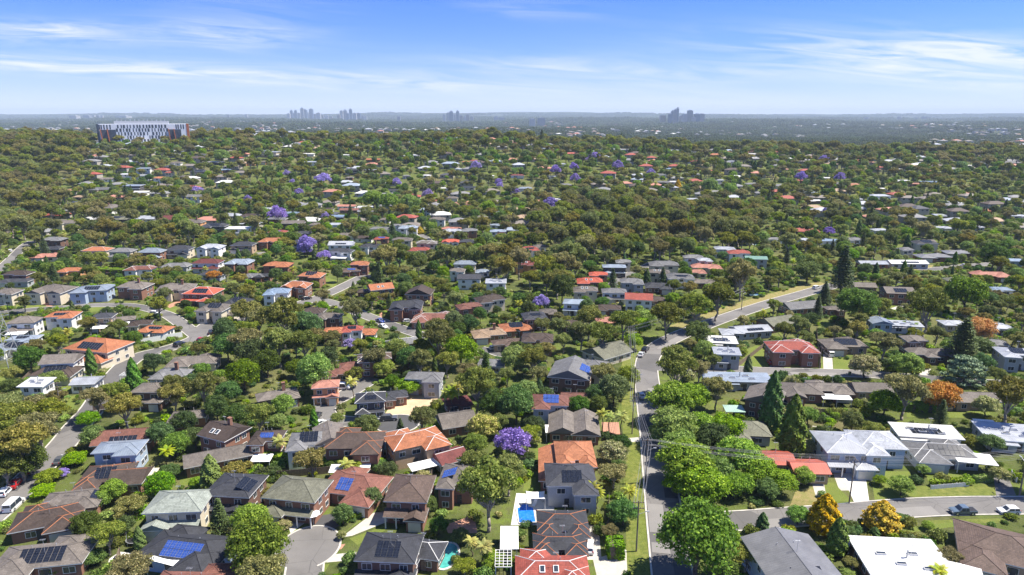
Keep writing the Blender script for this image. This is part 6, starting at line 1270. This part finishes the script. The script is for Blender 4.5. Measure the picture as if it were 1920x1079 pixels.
def hedge(px0, py0, px1, py1, h, wd, lab, seed=0):
    a, b_ = at(px0, py0), at(px1, py1); d = b_-a; L = d.length; r_ = empty('hedge', (a+b_)/2, math.atan2(d.y, d.x)); rg = np.random.default_rng(seed+int(px0)); area = 2*L*h+L*wd+2*h*wd; n = int(min(9000, area*38)); P = []; Nn = []
    f = rg.random(n)*area; u = rg.uniform(-.5, .5, n); v = rg.random(n)
    top = f < L*wd; sd_ = (~top) & (f < L*wd+2*L*h); en = ~(top | sd_); s_ = np.where(rg.random(n) < .5, -1, 1)
    P = np.zeros((n, 3)); Nn = np.zeros((n, 3)); bump = .12*np.sin(u*L*1.3)+.08*np.sin(u*L*3.1)
    P[top] = np.stack([u*L, (v-.5)*wd, np.full(n, h)+bump], 1)[top]; Nn[top] = (0, 0, 1)
    P[sd_] = np.stack([u*L, s_*wd/2*(1+bump), v*h], 1)[sd_]; Nn[sd_] = np.stack([u*0, s_, u*0], 1)[sd_]
    P[en] = np.stack([s_*L/2, u*wd, v*h], 1)[en]; Nn[en] = np.stack([s_, u*0, u*0], 1)[en]
    P += rg.normal(size=P.shape)*.06; me = np_mesh('hedge', leaves(rg, P, Nn, .34, .45), M['hedge'])
    o = bpy.data.objects.new('foliage', me); C.objects.link(o); o.parent = r_
    q = MB(); q.box(-L/2+.1, L/2-.1, -wd/2+.12, wd/2-.12, -.1, h-.15); q.build('inner_twigs', M['barkd'], r_)
    add_thing(r_, '', 'hedge', (px0+px1)/2, (py0+py1)/2, lab, 'clipped hedges')
for a in [(425,858,548,872,2.4,2.2,'tall clipped hedge behind the charcoal two-storey roof'),(548,874,720,880,2.2,2.2,'long clipped hedge below the white terrace'),(634,983,682,966,1,1.2,'low hedge curving beside the charcoal drive'),(1745,912,1815,904,1.2,1.1,'clipped front hedge, left of the two on the side street lawn'),(1825,904,1857,902,1.4,1.2,'clipped front hedge, right of the two on the side street lawn'),
 (1138,1040,1168,1040,3,3.4,'big squared green hedge beside the pale drive at the bottom'),(160,518,298,522,4.5,5,'long tall dark hedge above the light blue roof'),(245,978,275,965,2.4,2,'dark hedge left of the sage roofed house'),(262,1020,285,1000,2,1.6,'dark hedge beside the white garden chairs'),(300,970,360,968,1.4,1.6,'curved hedge in front of the sage roofed house'),
 (1660,612,1720,622,3.2,3,'tall hedge below the blue and white metal roofs'),(1680,768,1750,772,2.4,2.4,'dark hedge under the orange tree'),(1745,882,1715,862,1.6,1.3,'golden green hedge left of the front lawn'),(140,460,160,462,2,2,'short hedge left of the bright orange roof'),(150,478,205,478,1.8,2,'hedge below the bright orange roof in the upper row'),
 (690,640,720,650,2,2,'bright hedge right of the small jacaranda'),(605,448,620,451,3,3,'hedge right of the paired jacarandas'),(720,590,752,600,1.6,1.6,'hedge beside the silver caravan drive'),(785,563,830,556,1.8,1.8,'hedge right of the charcoal gabled house'),(400,578,480,590,1.6,1.6,'hedge below the grey crescent houses')]: hedge(*a)
def fence(pts, h, lab, mt='fence'):
    P = [at(*p) for p in pts]; r_ = empty('fence', P[0])
    for a, b_ in zip(P, P[1:]):
        d = b_-a; L = d.length; ang = math.atan2(d.y, d.x); Rm = Matrix.Translation(a-P[0]) @ Matrix.Rotation(ang, 4, 'Z'); q = MB(); n = int(L/.3)
        for i in range(n): x = L*i/n; q.box(x, x+L/n*.96, -.02-(i % 2)*.015, .02, 0, h+(i % 3)*.02, 0, Rm)
        q.build('panel', M[mt], r_); m_ = max(2, int(L/2.6))
        for i in range(m_+1): q = MB(); x = L*i/m_; q.box(x-.06, x+.06, .025, .14, 0, h+.08, 0, Rm); q.build('post', M[mt], r_)
    add_thing(r_, '', 'fence', (pts[0][0]+pts[-1][0])/2, (pts[0][1]+pts[-1][1])/2, lab, 'garden fences')
for pts, h, lab, mt in [([(520,897),(600,890),(640,885)],1.8,'dark timber fence below the long terrace hedge','fence'),([(722,874),(765,865),(786,872)],1.8,'dark fence behind the brown two-storey roof','fence'),([(1382,690),(1440,645)],1.6,'sloping timber fence left of the brick red roof lawn','timber'),([(1530,622),(1538,690)],1.7,'straight timber fence right of the brick red roofed house','fence'),
 ([(757,745),(795,726)],1.7,'timber fence along the back of the bare lot','timber'),([(712,845),(728,870)],1.8,'dark fence between the brown and orange roofed houses','fence'),([(1745,918),(1817,912)],1.0,'pale low fence between the front hedges','trim'),([(265,645),(342,632)],1.9,'long white garden wall along the left crescent','white'),([(845,865),(985,870)],1.7,'timber fence under the pale gum trees','fence'),
 ([(175,770),(262,757)],1.6,'timber fence behind the solar red-brown roof','fence'),([(225,1042),(215,1072)],1.7,'grey fence left of the green lap pool','timber'),([(1895,890),(1905,905)],1.2,'short white fence beside the grey drive','white'),([(1600,745),(1680,750)],1.7,'timber fence below the long brown gable','fence'),([(1140,990),(1142,940)],1.7,'timber fence right of the pale drive','fence'),
 ([(1480,775),(1545,778)],1.7,'dark fence behind the light blue two-storey house','fence'),([(40,722),(62,700)],1.7,'timber fence beside the pylon field','fence'),([(808,905),(815,865)],1.7,'timber fence right of the brown two-storey brick house','fence'),([(480,905),(500,960)],1.6,'timber fence between charcoal and olive roofs','fence')]: fence(pts, h, lab, mt)
def bin_(px, py, lid, lab):
    p = at(px, py); r_ = empty('wheelie_bin', p, .3); q = MB(); q.add([(-.24,-.28,.08),(.24,-.28,.08),(.24,.28,.08),(-.24,.28,.08),(-.3,-.36,1),(.3,-.36,1),(.3,.36,1),(-.3,.36,1)], [(3,2,1,0),(0,1,5,4),(1,2,6,5),(2,3,7,6),(3,0,4,7),(4,5,6,7)]); q.build('bin_body', M['green'], r_)
    q = MB(); q.box(-.32, .32, -.4, .4, 1.0, 1.08); q.build('lid', M[lid], r_)
    for x in (-.28, .28): q = MB(); q.tube((x-.04, .3, .12), (x+.04, .3, .12), .12, n=8); q.build('wheel', M['rubber'], r_)
    add_thing(r_, '', 'bin', px, py, lab, 'wheelie bins')
bin_(1621, 884, 'green', 'green lidded bin by the garage of the light blue house'); bin_(1624, 891, 'redlamp', 'red lidded bin in front of the green lidded bin'); bin_(783, 968, 'Yl' if False else 'orangecord', 'orange lidded bin beside the brown brick garage gable'); bin_(1593, 703, 'orangecord', 'orange lidded bin on the verge of the upper right street'); bin_(1529, 660, 'green', 'dark bin beside the brick red roofed house')
def trampoline(px, py, lab):
    p = at(px, py); r_ = empty('trampoline', p); q = MB(); n = 18; q.add([(1.5*math.cos(6.283*k/n), 1.5*math.sin(6.283*k/n), .8) for k in range(n)], [tuple(range(n))]); q.build('mat', M['black'], r_); q = MB()
    for k in range(n): a, b_ = 6.283*k/n, 6.283*(k+1)/n; q.tube((1.6*math.cos(a), 1.6*math.sin(a), .82), (1.6*math.cos(b_), 1.6*math.sin(b_), .82), .07, n=5)
    q.build('frame', M['steel'], r_)
    for k in range(6): a = k*1.047; q = MB(); q.tube((1.6*math.cos(a), 1.6*math.sin(a), 0), (1.6*math.cos(a), 1.6*math.sin(a), 2.3), .035, n=4); q.build('net_pole', M['steel'], r_)
    add_thing(r_, '', 'trampoline', px, py, lab)
trampoline(254, 1017, 'round trampoline on the lawn above the green lap pool'); trampoline(1478, 758, 'round trampoline between cypress trees and the red metal roofs')
def chair(px, py, lab, rz):
    p = at(px, py); r_ = empty('lounge_chair', p, R(rz)); q = MB(); q.box(-.35, .35, -.9, .5, .32, .4); q.build('seat', M['white'], r_); q = MB(); q.box(-.35, .35, -.04, .04, 0, .85, 0, Matrix.Translation((0, .5, .36)) @ Matrix.Rotation(R(-35), 4, 'X')); q.build('backrest', M['white'], r_)
    for x in (-.3, .3):
        for y in (-.8, .4): q = MB(); q.box(x-.03, x+.03, y-.03, y+.03, 0, .32); q.build('leg', M['white'], r_)
    add_thing(r_, '', 'lounge chair', px, py, lab, 'white garden loungers')
chair(521, 862, 'white lounger on the pale terrace, leftmost of three', 20); chair(540, 864, 'white lounger on the pale terrace, middle of three', 10); chair(556, 866, 'white lounger on the pale terrace, rightmost of three', -10); chair(1015, 937, 'white lounger at the top of the white pool deck', 30); chair(1002, 948, 'white lounger right of the bright blue pool', -20)

# ------------------------------------------------------------------ air
hb = MB(); hb.box(-22000, 22000, -400, 20600, -60, 215); ho = hb.build('haze', plain('haze_air', (1, 1, 1))); 
hm = bpy.data.materials.new('thin_air'); hm.use_nodes = True; hn = hm.node_tree; hn.nodes.clear(); o_ = hn.nodes.new('ShaderNodeOutputMaterial'); pv = hn.nodes.new('ShaderNodeVolumePrincipled')
pv.inputs['Color'].default_value = (.70, .85, 1.0, 1); pv.inputs['Density'].default_value = 0.00006; pv.inputs['Anisotropy'].default_value = .0; hn.links.new(pv.outputs[0], o_.inputs['Volume'])
ho.data.materials.clear(); ho.data.materials.append(hm); tag(ho, 'thin bluish haze over the far suburbs', 'haze', kind='stuff')

# ------------------------------------------------------------------ labels: each says what singles its thing out
LMK = [('the largest purple jacaranda',962,822),('the blue pool on the white deck',985,958),('the bare sandy lot',775,752),('the dark turning circle',745,795),('the grey cul-de-sac',577,1030),('the round golden tree',1655,966),('the flat white roof',1700,1040),
 ('the bright orange tree',1765,742),('the blue-grey cedar',1812,690),('the red metal roofs',1480,858),('the white shade sail',317,1046),('the red parked sedan',29,906),('the lattice tower',10,650),('the big orange solar roof',178,643),('the bend in the long road',1213,665),
 ('the striped hospital',265,252),('the bright orange upper roof',181,464),('the side street utility',1805,958),('the brick red roof',1485,645),('the ridge school blocks',1150,272),('the paired jacarandas',573,460),('the small golden tree',1271,347),
 ('the teal pool',838,1043),('the black striped skillion',1700,487),('the top road end',1535,543),('the left street',98,855),('the green metal roof',1417,480),('the light blue solar house',172,537),('the low mauve jacaranda',660,643),('the tall dark hedge',230,520),
 ('the blue sedan',713,601),('the lap pool',256,1058),('the silver sedan',1202,741),('the orange roof by the circle',782,818),('the nearest roadside pole',1195,1000),('the palms by the road',1150,778),('the white camper van',641,726),('the brown valley woodland',1200,430),
 ('the wide white gable house',690,364),('the upper right street',1810,497),('the street corner lawn',1500,682),('the carport',1826,861),('the jacaranda by the skillion',1697,520),('the upper slope jacaranda',605,334),('the far left forest',60,340),('the upper jacaranda pair',1060,324),
 ('the far right flat roofs',1825,309),('the three-deck house',1650,364),('the orange ridge roof',1341,289),('the tall pine',1583,505),('the junction of the crescents',590,560),('the crescent bend',300,586),('the tall twin cypresses',1468,775),('the hedge by the pale drive',1152,1030),
 ('the red roof in the valley',1106,523),('the lime tree on the slope',730,380),('the charcoal gabled house',762,568),('the leafy tree by the cul-de-sac',480,1022),('the long white wall',303,638),('the maroon upper roof',315,407),('the winding left edge street',25,485),('the far right skyline',1735,222),('the top ridge trees',880,250)]
def rel(px, py, lx, ly):
    dx, dy = px-lx, (py-ly)*1.6
    if abs(dx) > abs(dy)*1.5: return 'right of' if dx > 0 else 'left of'
    if abs(dy) > abs(dx)*1.5: return 'in front of' if dy > 0 else 'beyond'
    return ('in front and ' if dy > 0 else 'beyond and ')+('right of' if dx > 0 else 'left of')
def clip(s, n):
    wds = s.split(); return ' '.join(wds[:n])
auto = [t for t in THINGS if not t[5]]
near3 = {}
for i, t in enumerate(auto): near3[i] = sorted(range(len(LMK)), key=lambda k: (LMK[k][1]-t[3])**2+((LMK[k][2]-t[4])*1.6)**2)[:3]
groups = {}
for i, t in enumerate(auto):
    best = near3[i][0]; 
    if math.hypot(LMK[best][1]-t[3], LMK[best][2]-t[4]) < 9: best = near3[i][1]
    groups.setdefault((t[1], rel(t[3], t[4], LMK[best][1], LMK[best][2]), best), []).append(i)
used_l = {t[5] for t in THINGS if t[5]}
ORN = ['nearest','second','third','fourth','fifth','sixth','seventh','eighth','ninth','tenth','eleventh','twelfth']
for (look, rl, best), idx in groups.items():
    idx.sort(key=lambda i: math.hypot(LMK[best][1]-auto[i][3], LMK[best][2]-auto[i][4]))
    for j, i in enumerate(idx):
        o_w = '' if len(idx) == 1 else (ORN[j] + ' ' if j == 0 else ORN[j] + ' closest ')
        lb = f'{o_w}{look} {rl} {LMK[best][0]}'
        while len(lb.split()) > 16 and (' and ' in look):
            look2 = look.rsplit(' and ', 1)[0]; lb = f'{o_w}{look2} {rl} {LMK[best][0]}'; break
        if len(lb.split()) > 16: lb = lb.replace('two-storey ', '').replace(' tiled', '')
        if len(lb.split()) > 16: lb = lb.replace(' and left', '').replace(' and right', '')
        k = 2
        while lb in used_l:
            lb = lb.replace('closest', f'of the') if False else lb
            b2 = near3[i][min(k-1, 2)] if k < 4 else None
            if b2 is None: lb = clip(f'{o_w}{look} {rl} {LMK[best][0]}', 14)+' ('+ORN[k-3]+')'
            else: lb = clip(f'{look} {rel(auto[i][3], auto[i][4], LMK[b2][1], LMK[b2][2])} {LMK[b2][0]}', 16)
            k += 1
            if k > 12: break
        used_l.add(lb); auto[i][5] = lb
for t in THINGS:
    t[0]['label'] = t[5]; t[0]['category'] = t[2]
lens = [t for t in THINGS if not 4 <= len(t[5].split()) <= 16]; print('bad label lengths', len(lens), [t[5] for t in lens[:5]]); print('things', len(THINGS), 'unique', len({t[5] for t in THINGS}))
